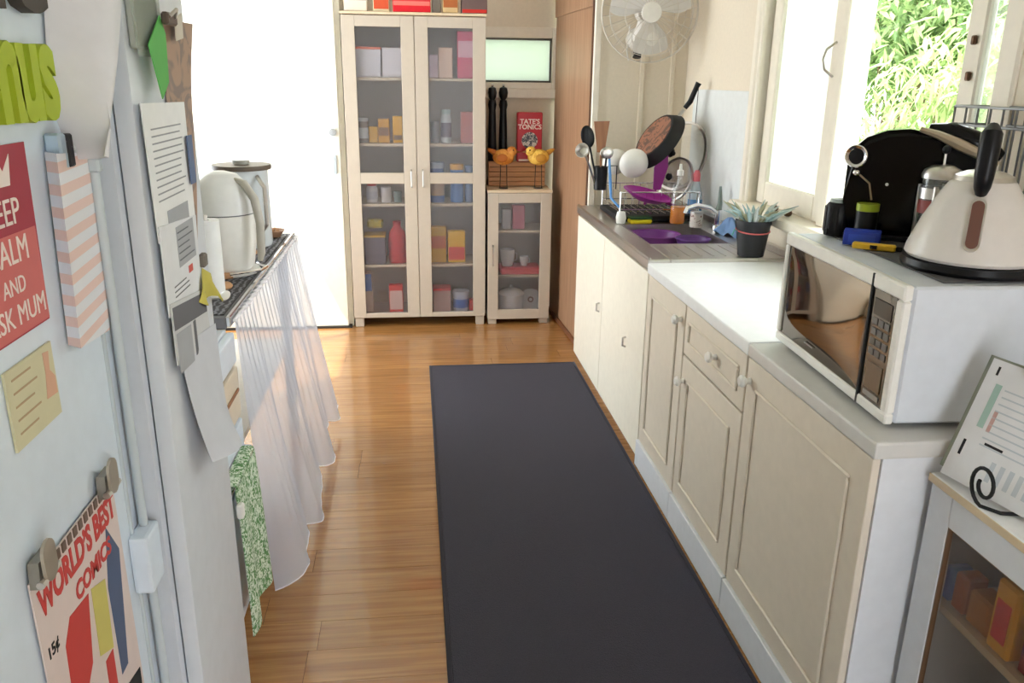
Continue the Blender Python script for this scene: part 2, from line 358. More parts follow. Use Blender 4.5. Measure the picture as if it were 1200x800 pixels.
# things seen through the frosted doors
def col(c, rough=.55):
    g = sum(c)/3; d = tuple(int(max(8, min(250, g+(k-g)*1.3))) for k in c); return mat('c%d_%d_%d' % c, srgb(*d), rough)
def pbox(name, label, x, y, z, w_, h, c, cat='box', d=.06, band=None, lid=None, group=None):
    t = thing(name, label, cat, (x, y, z), 0, group)
    MB().box(-w_/2, w_/2, -d/2, d/2, 0.001, h, .003).build('carton', col(c), t)
    if band: MB().box(-w_/2+.004, w_/2-.004, -d/2-.0012, -d/2, h*band[1], h*band[2], 0).build('printed_panel', col(band[0]), t)
    if lid: MB().box(-w_/2-.002, w_/2+.002, -d/2-.002, d/2+.002, h, h+.014, .003).build('lid', col(lid), t)
    return t
def jar(name, label, x, y, z, r, h, c, capc=None, cat='jar', band=None, neck=.7, group=None):
    t = thing(name, label, cat, (x, y, z), 0, group)
    MB().lathe([(0, .001), (r*.95, .001), (r, .006), (r, h*.72), (r*neck, h*.84), (r*neck, h*.86), (0, h*.86)], 18).build('body', col(c), t, True)
    MB().lathe([(0, h*.86), (r*neck*1.12, h*.86), (r*neck*1.12, h), (0, h)], 18).build('cap', col(capc or c), t, True)
    if band: MB().lathe([(r*1.012, h*.18), (r*1.02, h*.19), (r*1.02, h*.6), (r*1.012, h*.61)], 18).build('label_band', col(band), t, True)
    return t
YI = 5.30
def R(px0, px1, pyt, pyb, y=YI):                  # footprint centre, width and height of a thing standing behind the glass
    a = at(px0, pyb, y=y); b = at(px1, pyb, y=y); c = at((px0+px1)/2, pyt, y=y)
    return (a.x+b.x)/2, b.x-a.x, c.z
S1, S2, S3, S4, S5 = 1.554, 1.167, .798, .408, .079
def pb(name, label, rect, z, c, **k):
    x, w_, zt = R(*rect); return pbox(name, label, x, YI, z, w_, max(.03, zt-z), c, **k)
def jr(name, label, rect, z, c, **k):
    x, w_, zt = R(*rect); return jar(name, label, x, YI, z, w_/2, max(.03, zt-z), c, **k)
pb('food_bag', 'white bag with orange lid on the top shelf behind the left glass door', (418, 447, 58, 92), S1, (226, 222, 220), cat='bag', d=.1, lid=(222, 130, 100))
pb('food_bag', 'white flour bag nearest the middle on the top shelf of the left door', (449, 472, 56, 92), S1, (232, 226, 224), cat='bag', d=.1)
jr('jar', 'glass jar with white lid at the far left of the yellow packets', (420, 432, 138, 167), S2, (150, 140, 130), capc=(236, 234, 230), band=(226, 226, 224), neck=.95)
pb('spice_box', 'short yellow box beside the white lidded jar in the tall cabinet', (433, 443, 148, 167), S2, (212, 170, 60), cat='box', d=.05)
pb('spice_box', 'middle sized yellow box with a brown emblem in the tall cabinet', (444, 457, 139, 167), S2, (206, 158, 62), band=((130, 100, 70), .3, .65))
pb('spice_box', 'tallest narrow yellow box on the second shelf of the left door', (461, 472, 136, 168), S2, (218, 170, 40), band=((110, 90, 70), .12, .3))
jr('bottle', 'white bottle with a red cap behind the left glass door', (430, 443, 214, 240), S3, (232, 228, 224), capc=(206, 50, 50), band=(214, 214, 216), cat='bottle')
jr('jar', 'small white jar beside the red-capped bottle', (447, 459, 219, 240), S3, (226, 218, 210), neck=.9)
jr('jar', 'small green-grey jar at the right of the red-capped bottle shelf', (462, 471, 224, 240), S3, (132, 140, 128), neck=.9)
pb('storage_tub', 'grey plastic tub with yellow lid beside the red jug', (429, 453, 276, 312), S4, (104, 96, 100), cat='tub', d=.14, lid=(206, 170, 80))
t = thing('food_packet', 'yellow packet lying on the grey tub in the tall cabinet', 'packet', (at(440, 270, y=YI).x, YI, at(440, 270, y=YI).z+.02)); MB().box(-.05, .05, -.04, .04, 0, .055, .012).build('packet', col((176, 160, 70)), t)
x, w_, zt = R(456, 477, 262, 312)
t = thing('detergent_jug', 'red plastic jug with rounded top in the lower left of the tall cabinet', 'jug', (x, YI, S4))
MB().lathe([(0, 0.001), (w_/2, .001), (w_/2, .15), (w_*.42, .2), (w_*.2, .235), (w_*.2, .25), (0, .25)], 18, sy=.7).build('body', col((188, 50, 52)), t, True); MB().cyl(w_*.22, .25, .268).build('cap', col((160, 40, 44)), t, True)
pb('food_bag', 'tall blue and white bag on the bottom shelf of the left door', (425, 438, 319, 368), S5, (214, 196, 182), cat='bag', band=((90, 130, 190), .55, .98))
pb('food_box', 'red and white box on the bottom shelf of the left door', (457, 473, 333, 368), S5, (206, 62, 54), band=((232, 200, 190), .1, .8))
pb('food_bag', 'pale pink bag at the left of the top shelf of the right door', (503, 513, 64, 92), S1, (224, 206, 214), cat='bag', d=.09)
pb('food_bag', 'cream and orange bag in the middle of the top shelf of the right door', (514, 530, 56, 92), S1, (226, 200, 180), cat='bag', d=.09)
pb('cereal_box', 'pink cereal box on the top shelf of the right glass door', (536, 556, 37, 92), S1, (206, 84, 116), band=((236, 190, 200), .45, .8))
jr('jar', 'slim grey jar left of the black and white bottle', (505, 515, 142, 168), S2, (150, 146, 148), neck=.9)
jr('bottle', 'white bottle with a dark patterned band on the second shelf of the right door', (517, 529, 128, 168), S2, (222, 226, 222), capc=(190, 206, 200), band=(120, 110, 120), cat='bottle', neck=.8)
pb('food_box', 'pinkish brown box on the second shelf of the right glass door', (540, 555, 131, 168), S2, (184, 110, 98))
jr('jar', 'blue jar with pale label at the left above the yellow boxes', (504, 521, 190, 240), S3, (98, 118, 160), capc=(190, 200, 214), band=(190, 160, 130), neck=.9)
jr('jar', 'blue jar with an orange lid above the yellow boxes', (528, 543, 192, 240), S3, (96, 134, 180), capc=(212, 160, 70), neck=.95)
jr('jar', 'dull blue jar at the right end above the yellow boxes', (545, 556, 194, 240), S3, (110, 130, 160), neck=.9)
pb('cereal_box', 'taller yellow box with red picture in the right glass door', (503, 523, 265, 312), S4, (214, 172, 56), band=((200, 120, 60), .4, .75))
pb('cereal_box', 'shorter yellow box with red berries printed at its foot', (525, 545, 270, 312), S4, (226, 182, 48), band=((206, 80, 60), .08, .5))
pb('storage_tub', 'clear tub with a red lid on the bottom shelf of the right door', (508, 528, 338, 368), S5, (190, 160, 150), cat='tub', d=.12, lid=(202, 60, 56))
jr('tin', 'blue and white tin on the bottom shelf of the right door', (531, 549, 340, 368), S5, (196, 200, 212), capc=(206, 206, 210), band=(90, 116, 170), cat='tin', neck=.98)
pb('food_packet', 'small red packet at the far right of the bottom shelf', (550, 557, 350, 368), S5, (212, 70, 60), cat='packet')
pb('food_packet', 'pink packet on the upper shelf of the low cabinet', (600, 614, 240, 270), .623, (192, 110, 124), cat='packet')
pb('food_packet', 'pale grey packet on the upper shelf of the low cabinet', (588, 598, 244, 270), .623, (190, 182, 180), cat='packet')
x, w_, zt = R(585, 632, 309, 322)
t = tag(MB().box(x-w_/2, x+w_/2, YI-.08, YI+.1, .331, .375, .01).build('serving_tray', col((196, 80, 84))), 'red tray holding white cups in the low cabinet', 'tray')
def cup(name, label, rect, z, r=None, cat='cup', y=YI):
    x, w_, zt = R(*rect, y=y); h = max(.03, zt-z); r = w_/2
    t = thing(name, label, cat, (x, y, z)); MB().lathe([(0, .001), (r*.7, .001), (r*.95, h*.5), (r, h), (r*.94, h), (r*.88, h*.5), (r*.6, .008), (0, .008)], 20).build('bowl', whitep, t, True)
    a = [(r*.9+.0*k, 0, 0) for k in range(1)]
    MB().tube([(r*.9, 0, h*.8), (r*1.3, 0, h*.75), (r*1.3, 0, h*.35), (r*.8, 0, h*.3)], .004).build('handle', whitep, t, True); return t
cup('cup', 'large white cup on the red tray in the low cabinet', (586, 603, 292, 310), .376)
cup('cup', 'small white cup on the red tray in the low cabinet', (609, 619, 300, 312), .376)
x, w_, zt = R(584, 614, 332, 361)
t = thing('casserole_dish', 'round white casserole dish at the bottom of the low cabinet', 'dish', (x, YI+.02, .0535))
MB().lathe([(0, .001), (.06, .001), (.082, .03), (.088, .13), (.082, .13), (.074, .03), (0, .01)], 24).build('bowl', whitep, t, True)
MB().lathe([(.086, .13), (.07, .15), (.02, .165), (0, .166)], 24).build('lid', whitep, t, True); MB().ball((0, 0, .175), .013).build('knob', whitep, t, True)
t = thing('dinner_plate', 'white plate leaning on edge beside the casserole dish in the low cabinet', 'plate', (.765, YI+.05, .0535))
MB().lathe([(0, 0), (.05, .001), (.073, .012), (.075, .014), (.05, .006), (0, .005)], 24, (0, 0, .075), (0, -1, .2)).build('plate', whitep, t, True); MB().lathe([(.018, .007), (.02, .009), (.012, .009)], 16, (0, 0, .075), (0, -1, .2)).build('printed_ring', col((150, 120, 110)), t)
# groceries on top of the tall cabinet
ZT = 1.9225
def topbox(name, label, px0, px1, h, c, band=None, cat='box', d=.1):
    x0 = at(px0, 12, y=5.26).x; x1 = at(px1, 12, y=5.26).x
    return pbox(name, label, (x0+x1)/2, 5.27, ZT, x1-x0-.006, h, c, cat=cat, d=d, band=band)
topbox('food_packet', 'white packet with dark print at the left on top of the tall cabinet', 403, 431, .13, (236, 226, 214), ((120, 100, 90), .45, .6), 'packet')
topbox('food_packet', 'white packet with red print beside the red box on the tall cabinet', 437, 457, .14, (230, 218, 190), ((190, 90, 60), .1, .7), 'packet')
t = topbox('biscuit_tin', 'wide red box in the middle on top of the tall cabinet', 460, 505, .12, (196, 34, 50), ((222, 130, 120), .3, .5), 'box')
topbox('food_packet', 'dark grey packet between the red box and the cream tin', 506, 517, .13, (112, 104, 96), None, 'packet')
topbox('tea_tin', 'cream tin with brown picture on top of the tall cabinet', 518, 537, .15, (214, 190, 150), ((160, 100, 60), .2, .7), 'tin')
topbox('tea_tin', 'dark tin with a red base at the right end on the tall cabinet', 540, 571, .14, (110, 92, 90), ((196, 60, 50), 0.02, .16), 'tin')
# ornaments on the low cabinet
ZS = .885
for i, px in enumerate((577, 590)):
    p = at(px, 100, y=5.47)
    t = thing('pepper_mill', ['tall black turned pepper mill nearest the tall cabinet', 'tall black turned pepper mill beside the red tin'][i], 'pepper mill', (p.x, 5.47, ZS), 0, 'black pepper mills')
    H = p.z-ZS
    MB().lathe([(0, .001), (.034, .001), (.035, .02), (.027, .06), (.030, .2), (.026, .36), (.022, H-.15), (.028, H-.12), (.022, H-.09), (0, H-.09)], 20).build('body', blackp, t, True)
    MB().lathe([(.014, H-.09), (.026, H-.07), (.03, H-.045), (.024, H-.015), (.008, H-.008), (0, H-.008)], 20).build('head', blackp, t, True)
    MB().ball((0, 0, H), .009).build('finial', chrome, t, True)
t = thing('slatted_crate', 'small light timber slatted box behind the two chick ornaments', 'crate', (.665, 5.43, ZS))
for k in range(5): MB().box(-.185, .185, -.045, -.035, .004+k*.031, .031+k*.031, .002).build('slat', wood('pale_timber', srgb(176, 122, 76), srgb(204, 150, 100), .5, 'X'), t)
b = MB(); b.box(-.185, -.175, -.035, .0, .002, .158, .001).box(.175, .185, -.035, .0, .002, .158, .001).box(-.175, .175, -.01, 0, .002, .158); b.build('case', wood('pale_timber', (0,)*3, (0,)*3), t)
p0 = at(605, 180, y=5.36); p1 = at(637, 180, y=5.36)
t = thing('storage_tin', 'upright red tin with white lettering standing on the slatted box', 'tin', ((p0.x+p1.x)/2, 5.415, 1.044))
MB().box(-.082, .082, -.028, .028, 0, .31, .006).build('body', C('tin_red', 176, 26, 38, .35), t)
lettering('TATE’S\nTONICS', .042, C('cream_print', 228, 206, 196, .6), t, facing((0, -1, 0), (0, -.0285, .235)), .001, space=.8)
MB().lathe([(0, 0), (.052, 0), (.052, .0012), (0, .0012)], 24, (0, -.028, .135), (0, -1, 0)).build('oval_picture', blotch('tin_picture', srgb(206, 196, 186), srgb(70, 74, 84), 40, .5), t)
MB().box(-.07, .07, -.0295, -.028, .004, .016).build('base_band', C('cream_print', 228, 206, 196, .6), t)
for i, (px, colr, nm, sgn) in enumerate(((590, (208, 128, 44), 'orange chick ornament on wire legs on the low cabinet', -1), (631, (222, 168, 62), 'yellow chick ornament on wire legs before the red tin', 1))):
    p = at(px, 184, y=5.30); zb = p.z-ZS
    t = thing('chick_ornament', nm, 'ornament', (p.x, 5.30, ZS), 0, 'chick ornaments')
    bm_ = blotch('chick_%d' % i, srgb(*colr), srgb(min(255, colr[0]+24), colr[1]+34, colr[2]+30), 26, .5, .5)
    b = MB(); b.ball((0, 0, zb), .062, 1.12, .6, .82, 20); b.ball((-sgn*.05, -.004, zb+.035), .034, 1, .8, .95, 16); b.build('body', bm_, t, True)
    MB().ball((sgn*.012, -.036, zb-.004), .03, 1.2, .3, .9, 14).build('wing', C('wing_%d' % i, colr[0]-20, colr[1]-24, colr[2]-10, .5), t, True)
    MB().lathe([(.011, 0), (0, .03)], 10, (-sgn*.08, -.004, zb+.034), (-sgn, 0, -.1)).build('beak', C('beak_brown', 130, 76, 40, .5), t, True)
    MB().lathe([(.02, 0), (.012, .04), (0, .06)], 10, (sgn*.055, 0, zb+.025), (sgn, 0, .55)).build('tail', C('wing_%d' % i, 0, 0, 0), t, True)
    MB().ball((-sgn*.06, -.028, zb+.045), .005).build('eye', blackp, t, True)
    for s in (-.018, .02):
        MB().tube([(s, -.004, zb-.045), (s*1.2, -.004, .004), (s*1.2, -.03, .003)], .0026, 6).build('leg', blackm, t, True)
    MB().lathe([(0, .0005), (.03, .0005), (.03, .003), (0, .003)], 16, (0, -.012, 0)).build('foot_plate', blackm, t)
# ================================================================== right-hand bench
CF = .93; CT = .87                                   # cupboard front, worktop height
def knob(parent, y, z, m=whitep, x=CF-.02):
    k = MB().lathe([(0, 0), (.010, 0), (.007, .012), (.016, .018), (.018, .026), (.012, .033), (0, .034)], 16, (x, y, z), (-1, 0, 0)).build('knob', m, parent, True)
def routed(parent, name, y0, y1, z0, z1, inset=.07):
    b = MB(); b.box(CF-.018, CF, y0, y1, z0, z1, .004, 2); d = b.build(name, vinyl, parent)
    a0, a1, b0, b1 = y0+inset, y1-inset, z0+inset, z1-inset; g = .010; m_ = MB()
    T = .0075
    for (p, q, r_, s_) in ((a0, a1, b0, b0+g), (a0, a1, b1-g, b1), (a0, a0+g, b0+g, b1-g), (a1-g, a1, b0+g, b1-g)): m_.box(CF-.018-T, CF-.0175, p, q, r_, s_, .0035)
    m_.build('moulding', vinyl, d)
    return d
def base_unit(name, label, y0, y1):
    t = thing(name, label, 'cabinet', (0, 0, 0))
    b = MB(); b.box(CF+.001, XW-.01, y0, y0+.016, .11, CT-.0405).box(CF+.001, XW-.01, y1-.016, y1, .11, CT-.0405).box(CF+.001, XW-.01, y0+.016, y1-.016, .11, .126).box(XW-.02, XW-.01, y0+.016, y1-.016, .126, CT-.0405)
    b.build('carcass', carc, t)
    MB().box(CF-.028, CF-.012, y0, y1, .001, .113, .002).build('kickboard', carc, t)
    return t
u1 = base_unit('kitchen_cupboard', 'ivory cupboard with one routed door beside the white sink cupboard', 2.615, 3.085)
d = routed(u1, 'door', 2.618, 3.082, .115, .825); knob(d, 2.650, .765)
u2 = base_unit('kitchen_cupboard', 'ivory cupboard with a drawer above its routed door', 2.072, 2.611)
d = routed(u2, 'drawer', 2.075, 2.608, .655, .825, .045); knob(d, 2.30, .745); 
d = routed(u2, 'door', 2.075, 2.608, .115, .648); knob(d, 2.572, .565)
u3 = base_unit('kitchen_cupboard', 'widest ivory cupboard with routed door under the microwave', 1.412, 2.068)
d = routed(u3, 'door', 1.416, 2.065, .115, .825); knob(d, 2.035, .765)
# worktops
tag(MB().box(CF-.025, XW, 2.060, 3.086, CT-.040, CT, .006, 2).build('worktop', lam), 'white laminate worktop between the sink and the microwave', 'worktop')
tag(MB().box(CF-.025, XW, 1.402, 2.058, CT-.040, CT-.002, .006, 2).build('worktop', lam2), 'greyish white worktop section under the microwave', 'worktop')
# sink cupboard
sk = thing('sink_cupboard', 'white flat-doored cupboard under the stainless steel sink', 'cabinet', (0, 0, 0))
b = MB(); b.box(CF+.001, XW-.01, 3.092, 3.108, .005, .838).box(CF+.001, XW-.01, 4.535, 4.55, .005, .838).box(CF+.001, XW-.01, 3.108, 4.535, .005, .03).box(XW-.02, XW-.01, 3.108, 4.535, .03, .838); b.build('carcass', carc, sk)
for (y0, y1, ky, kz) in ((3.10, 3.875, 3.38, .45), (3.881, 4.545, 3.925, .46)):
    d = MB().box(CF-.016, CF, y0, y1, .022, .828, .004, 2).build('door', sinkdoor, sk)
    MB().tube([(CF-.016, ky, kz-.022), (CF-.030, ky, kz-.018), (CF-.030, ky, kz+.018), (CF-.016, ky, kz+.022)], .005).build('handle', steel, d, True)
# sink top: drainer with a bowl cut through
sx0, sx1, sy0, sy1 = 1.0, 1.36, 3.40, 3.90
sk2 = thing('steel_sink', 'stainless steel sink with drainer at the far end of the bench', 'sink', (0, 0, 0))
b = MB(); X0 = CF-.022
b.box(X0, sx0, 3.088, 4.56, .839, .882, .005).box(sx1, XW-.009, 3.088, 4.56, .839, .882, .003).box(sx0, sx1, 3.088, sy0, .839, .882, .003).box(sx0, sx1, sy1, 4.56, .839, .882, .003)
b.build('drainer', steel, sk2)
b = MB()
bo = [((sx0, sy0), (sx1, sy0)), ((sx1, sy0), (sx1, sy1)), ((sx1, sy1), (sx0, sy1)), ((sx0, sy1), (sx0, sy0))]
b.box(sx0, sx0+.004, sy0, sy1, .79, .883).box(sx1-.004, sx1, sy0, sy1, .79, .883).box(sx0+.004, sx1-.004, sy0, sy0+.004, .79, .883).box(sx0+.004, sx1-.004, sy1-.004, sy1, .79, .883).box(sx0, sx1, sy0, sy1, .784, .79)
b.build('bowl', steel, sk2)
b = MB(); b.box(X0, X0+.014, 3.09, 4.555, .882, .889, .003).box(XW-.03, XW-.009, 3.09, 4.555, .882, .91, .003); b.build('rim', steel, sk2)
b = MB()
for k in range(7): b.box(1.04+.05*k, 1.048+.05*k, 3.14, 3.36, .882, .885, .001)
b.build('drain_ribs', steel, sk2)
tp_ = thing('sink_tap', 'chrome mixer tap with lever at the back of the sink', 'tap', (1.44, 3.78, .882))
MB().lathe([(0, 0), (.028, 0), (.026, .015), (.018, .02), (.018, .09), (0, .09)], 18).build('base', chrome, tp_, True)
MB().tube([(0, 0, .07), (-.05, -.01, .10), (-.12, -.03, .115), (-.17, -.045, .105), (-.18, -.048, .08)], [.014, .013, .012, .012, .012], 12).build('spout', chrome, tp_, True)
MB().tube([(0, 0, .09), (.004, 0, .12), (.0, 0, .20)], [.016, .012, .006], 10).build('lever', C('grey_lever', 128, 140, 136, .4), tp_, True)
# tubs in the sink
t = thing('washing_tub', 'shallow purple tub lying in the sink bowl', 'tub', (1.13, 3.75, .791)); MB().lathe([(0, 0), (.10, 0), (.118, .07), (.112, .07), (.095, .006), (0, .006)], 24).build('tub', C('purple_plastic', 126, 56, 140, .35), t, True)
MB().lathe([(.118, .068), (.122, .072), (.118, .076), (.112, .072)], 24).build('rim', C('purple_plastic', 126, 56, 140), t, True)
t = thing('washing_tub', 'round dark purple bowl beside the shallow tub in the sink', 'tub', (1.262, 3.60, .791)); MB().lathe([(0, 0), (.05, 0), (.078, .075), (.073, .075), (.046, .006), (0, .006)], 24).build('tub', C('violet_plastic', 92, 44, 124, .35), t, True)
MB().lathe([(.078, .073), (.083, .077), (.078, .081), (.073, .077)], 24).build('rim', C('violet_plastic', 92, 44, 124), t, True)
# dish rack and its load
ZK = .883
dr = thing('dish_rack', 'chrome wire dish rack on a black tray at the end of the sink', 'dish rack', (1.22, 4.17, ZK))
MB().box(-.22, .20, -.20, .22, .001, .028, .006).build('drip_tray', blackm, dr)
b = MB()
for z in (.06, .145): b.tube([(-.21, -.19, z), (.19, -.19, z), (.19, .21, z), (-.21, .21, z)], .0035, 6, True)
b.build('rails', chrome, dr, True)
for k in range(11):
    x = -.19+.037*k; MB().tube([(x, -.19, .145), (x, -.185, .06), (x, -.17, .035), (x, .19, .035), (x, .205, .06), (x, .21, .145)], .0022, 5).build('wire', chrome, dr, True)
for sx in (-.21, .19):
    for sy in (-.19, .21): MB().tube([(sx, sy, .028), (sx, sy, .148)], .004, 6).build('post', chrome, dr, True)
cc = at(703, 222, y=4.10)
ch = thing('cutlery_holder', 'black cutlery cup hooked on the front of the dish rack', 'holder', (cc.x, 4.10, cc.z))
MB().lathe([(0, 0), (.032, 0), (.036, .115), (.032, .115), (.029, .005), (0, .005)], 20).build('cup', blackp, ch, True)
MB().tube([(.03, .0, .110), (.042, .0, .118), (1.012-cc.x, .0, .118), (1.012-cc.x, .0, 1.030-cc.z)], .003, 6).build('hook', blackp, ch, True)
def utensil(name, label, p_top, base, head, m_, hm, hl):
    t = thing(name, label, 'utensil', base); v = Vector(p_top)-Vector(base); L = v.length; n = v.normalized()
    MB().tube([(0, 0, 0), n*(L*.5), n*(L-hl*.8)], [.005, .005, .006], 8).build('handle', m_, t, True)
    c = n*(L-hl/2)
    if head == 'spoon': MB().ball((0, 0, 0), 1, .034, .009, hl/2, 16).move(Matrix.Translation(c) @ Vector((0, 0, 1)).rotation_difference(n).to_matrix().to_4x4()).build('spoon_head', hm, t, True)
    if head == 'turner': MB().prism([(-.018, -hl/2), (.018, -hl/2), (.045, hl/2), (-.035, hl/2)], .006, Matrix.Translation(c) @ Vector((0, 0, 1)).rotation_difference(n).to_matrix().to_4x4() @ Matrix.Rotation(PI/2, 4, 'X')).build('turner_head', hm, t)
    if head == 'ladle': MB().lathe([(0, 0), (.02, .004), (.032, .018), (.036, .034), (.032, .034), (.018, .008), (0, .005)], 18, c, (-.5, -.8, .2)).build('ladle_bowl', hm, t, True)
    return t
hb = Vector((cc.x, 4.10, cc.z+.006))
wd = wood('utensil_wood', srgb(132, 84, 52), srgb(168, 112, 72), .5, 'Z')
utensil('slotted_spoon', 'black plastic spoon standing tallest in the black cutlery cup', at(686, 147, y=4.09), hb+Vector((-.012, -.012, 0)), 'spoon', blackp, blackp, .11)
utensil('wooden_turner', 'flat brown wooden turner in the black cutlery cup', at(704, 142, y=4.13), hb+Vector((.006, .012, 0)), 'turner', wd, wd, .15)
utensil('steel_ladle', 'steel ladle leaning out left of the black cutlery cup', at(683, 172, y=4.03), hb+Vector((-.018, .002, 0)), 'ladle', steel, steel, .05)
utensil('steel_spoon', 'steel serving spoon at the right of the black cutlery cup', at(712, 172, y=4.10), hb+Vector((.014, -.004, 0)), 'spoon', blackp, steel, .06)
# bowls
for i, (px, py, r, lab) in enumerate(((744, 192, .076, 'large white bowl tipped on its side at the front of the dish rack'), (722, 190, .068, 'white bowl tucked behind the front bowl in the dish rack'))):
    p = at(px, py, y=4.14+.1*i)
    t = thing('white_bowl', lab, 'bowl', p, 0, 'white bowls in the dish rack')
    MB().lathe([(0, 0), (r*.45, 0), (r*.8, r*.25), (r, r*.72), (r*.96, r*.72), (r*.76, r*.28), (0, .012)], 26, Vector((.25, .6, -.3))*r*.7, (-.25, -.75, .35)).move(Matrix.Rotation(PI, 4, Vector((-.5, .2, 1)))).build('bowl', whitep, t, True)
# frying pan
pc = at(767, 160, y=4.22); nx = Vector((-.80, -.17, .58)).normalized()
fp = thing('frying_pan', 'black frying pan with brown underside tipped up high in the dish rack', 'pan', pc)
U = Vector((.6, 0, .8)); U = (U - nx*U.dot(nx)).normalized()
MB().lathe([(0, .0), (.122, .0), (.126, -.006), (.158, -.05), (.162, -.05), (.162, -.046), (.13, .004), (0, .004)], 36, (0, 0, 0), nx).build('pan_body', blackm, fp, True)
MB().lathe([(0, .0042), (.118, .0042), (.118, .006), (0, .006)], 36, (0, 0, 0), nx).build('base_disc', blotch('burnt_copper', srgb(150, 100, 78), srgb(92, 66, 56), 22, .52, .45), fp, True)
st = U*.155 - nx*.04; en = at(819, 97, y=4.20)-pc
MB().tube([st, st+U*.04], .009, 8).build('ferrule', steel, fp, True)
mid = st+U*.05; MB().tube([mid, mid*.6+en*.4+Vector((.0, 0, -.018)), en*.85+mid*.15, en], [.012, .014, .013, .016], 10).build('handle', blackp, fp, True)
MB().tube([en, en+Vector((.0, .0, -.06)), en+Vector((0, .004, -.2))], .0018, 5).build('hanging_cord', blackm, fp, True)
# lids
pl = at(797, 183, y=4.30); ax = Vector((-.86, -.42, .30)).normalized()
t = thing('pot_lid', 'large glass pot lid with steel rim leaning against the wall behind the sink', 'lid', pl)
MB().lathe([(.175, 0), (.14, .025), (.06, .045), (0, .048)], 36, (0, 0, 0), ax).build('glass_dome', clearg, t, True)
MB().lathe([(.172, -.006), (.185, -.006), (.185, .008), (.172, .008), (.172, -.006)], 36, (0, 0, 0), ax).build('rim', steel, t, True)
MB().lathe([(0, .048), (.012, .048), (.012, .062), (.026, .07), (.022, .085), (0, .086)], 18, (0, 0, 0), ax).build('knob', blackp, t, True)
pl = at(792, 210, y=4.16)
t = thing('pot_lid', 'smaller dark glass pot lid in front of the large one', 'lid', pl)
MB().lathe([(.108, 0), (.09, .018), (.04, .03), (0, .032)], 30, (0, 0, 0), ax).build('glass_dome', pane_mat('smoky_glass', (.6, .55, .54), .75, (.3, .25, .25), .1), t, True)
MB().lathe([(.105, -.005), (.115, -.005), (.115, .007), (.105, .007), (.105, -.005)], 30, (0, 0, 0), ax).build('rim', steel, t, True)
MB().lathe([(0, .032), (.01, .032), (.02, .05), (.016, .06), (0, .06)], 16, (0, 0, 0), ax).build('knob', blackp, t, True)
# purple ware
pur = C('magenta_plastic', 150, 36, 136, .35)
pa = at(776, 176, y=4.15); pb2 = at(769, 222, y=4.15)
t = thing('purple_spatula', 'magenta spatula standing upright in the dish rack', 'utensil', pb2)
v = pa-pb2; MB().prism([(-.018, 0), (.02, 0), (.042, v.length*.6), (.03, v.length), (.0, v.length*1.0), (-.03, v.length*.55)], .008, Matrix.Translation((0, 0, 0)) @ Vector((0, 0, 1)).rotation_difference(v.normalized()).to_matrix().to_4x4() @ Matrix.Rotation(PI/2, 4, 'X')).build('blade', pur, t)
MB().tube([(0, 0, .005), (-.03, 0, -.05), (-.06, 0, -.075)], .007, 8).build('handle', pur, t, True)
pp = at(757, 232, y=4.0)
t = thing('purple_colander', 'magenta plastic dish tilted on the front of the dish rack', 'dish', pp)
MB().lathe([(0, 0), (.06, .002), (.105, .03), (.112, .034), (.105, .037), (.058, .008), (0, .006)], 28, (0, 0, -.01), (.22, -.16, .95), sx=1.15).build('bowl', pur, t, True)
MB().tube([(.10, -.01, -.02), (.16, -.02, -.045)], [.009, .007], 8).build('handle', pur, t, True)
# brush, sponge, bottles
pt_ = at(714, 186, y=4.02); pm = at(716, 232, y=3.97); ph = at(728, 250, y=3.93)
t = thing('dish_brush', 'blue-handled dish brush with white head propped against the rack', 'brush', (ph.x, ph.y, ZK))
o0 = Vector((ph.x, ph.y, ZK)); MB().tube([pt_-o0, (pt_-o0)*.4+(pm-o0)*.6, pm-o0, (ph-o0)+Vector((-.012, .0, .03))], [.006, .008, .007, .006], 8).build('handle', C('brush_blue', 92, 146, 206, .35), t, True)
MB().lathe([(0, .002), (.022, .002), (.026, .03), (.02, .058), (0, .062)], 16).build('brush_head', whitep, t, True)
t = thing('scourer_sponge', 'yellow sponge with dark green scouring face on the sink edge', 'sponge', (1.10, 3.935, ZK), .05)
MB().box(-.055, .055, -.03, .03, .001, .022, .006).build('foam', C('sponge_yellow', 226, 206, 40, .9, bump=.3), t); MB().box(-.055, .055, -.03, .03, .0225, .034, .003).build('scouring_pad', C('pad_green', 40, 74, 44, .95), t)
pbt = at(793, 262, z=ZK)
t = thing('soap_bottle', 'clear bottle half full of orange washing liquid on the sink', 'bottle', (pbt.x, pbt.y, ZK))
MB().lathe([(0, .001), (.036, .001), (.038, .01), (.037, .13), (.03, .17), (.014, .20), (.013, .235), (0, .235)], 22).build('bottle', clearg, t, True)
MB().lathe([(0, .004), (.034, .004), (.0355, .012), (.035, .085), (0, .085)], 22).build('liquid', C('orange_liquid', 236, 140, 40, .15), t, True)
MB().lathe([(0, .235), (.016, .235), (.016, .26), (.008, .263), (.006, .29), (0, .29)], 16).build('cap', whitep, t, True)
pbt = at(812, 258, z=ZK)
t = thing('spray_bottle', 'pale blue bottle with a pink cap behind the orange washing liquid', 'bottle', (pbt.x+.02, pbt.y+.05, ZK))
MB().lathe([(0, .001), (.034, .001), (.035, .12), (.02, .17), (.015, .19), (0, .19)], 20).build('bottle', C('pale_blue_plastic', 186, 200, 210, .3), t, True)
MB().lathe([(0, .19), (.018, .19), (.018, .225), (.01, .245), (0, .246)], 16).build('cap', C('pink_cap', 222, 112, 122, .4), t, True)
MB().lathe([(.036, .03), (.0365, .031), (.0365, .10), (.036, .101)], 20).build('label_band', C('blue_band', 96, 146, 196, .4), t, True)
pbt = at(809, 264, z=ZK)
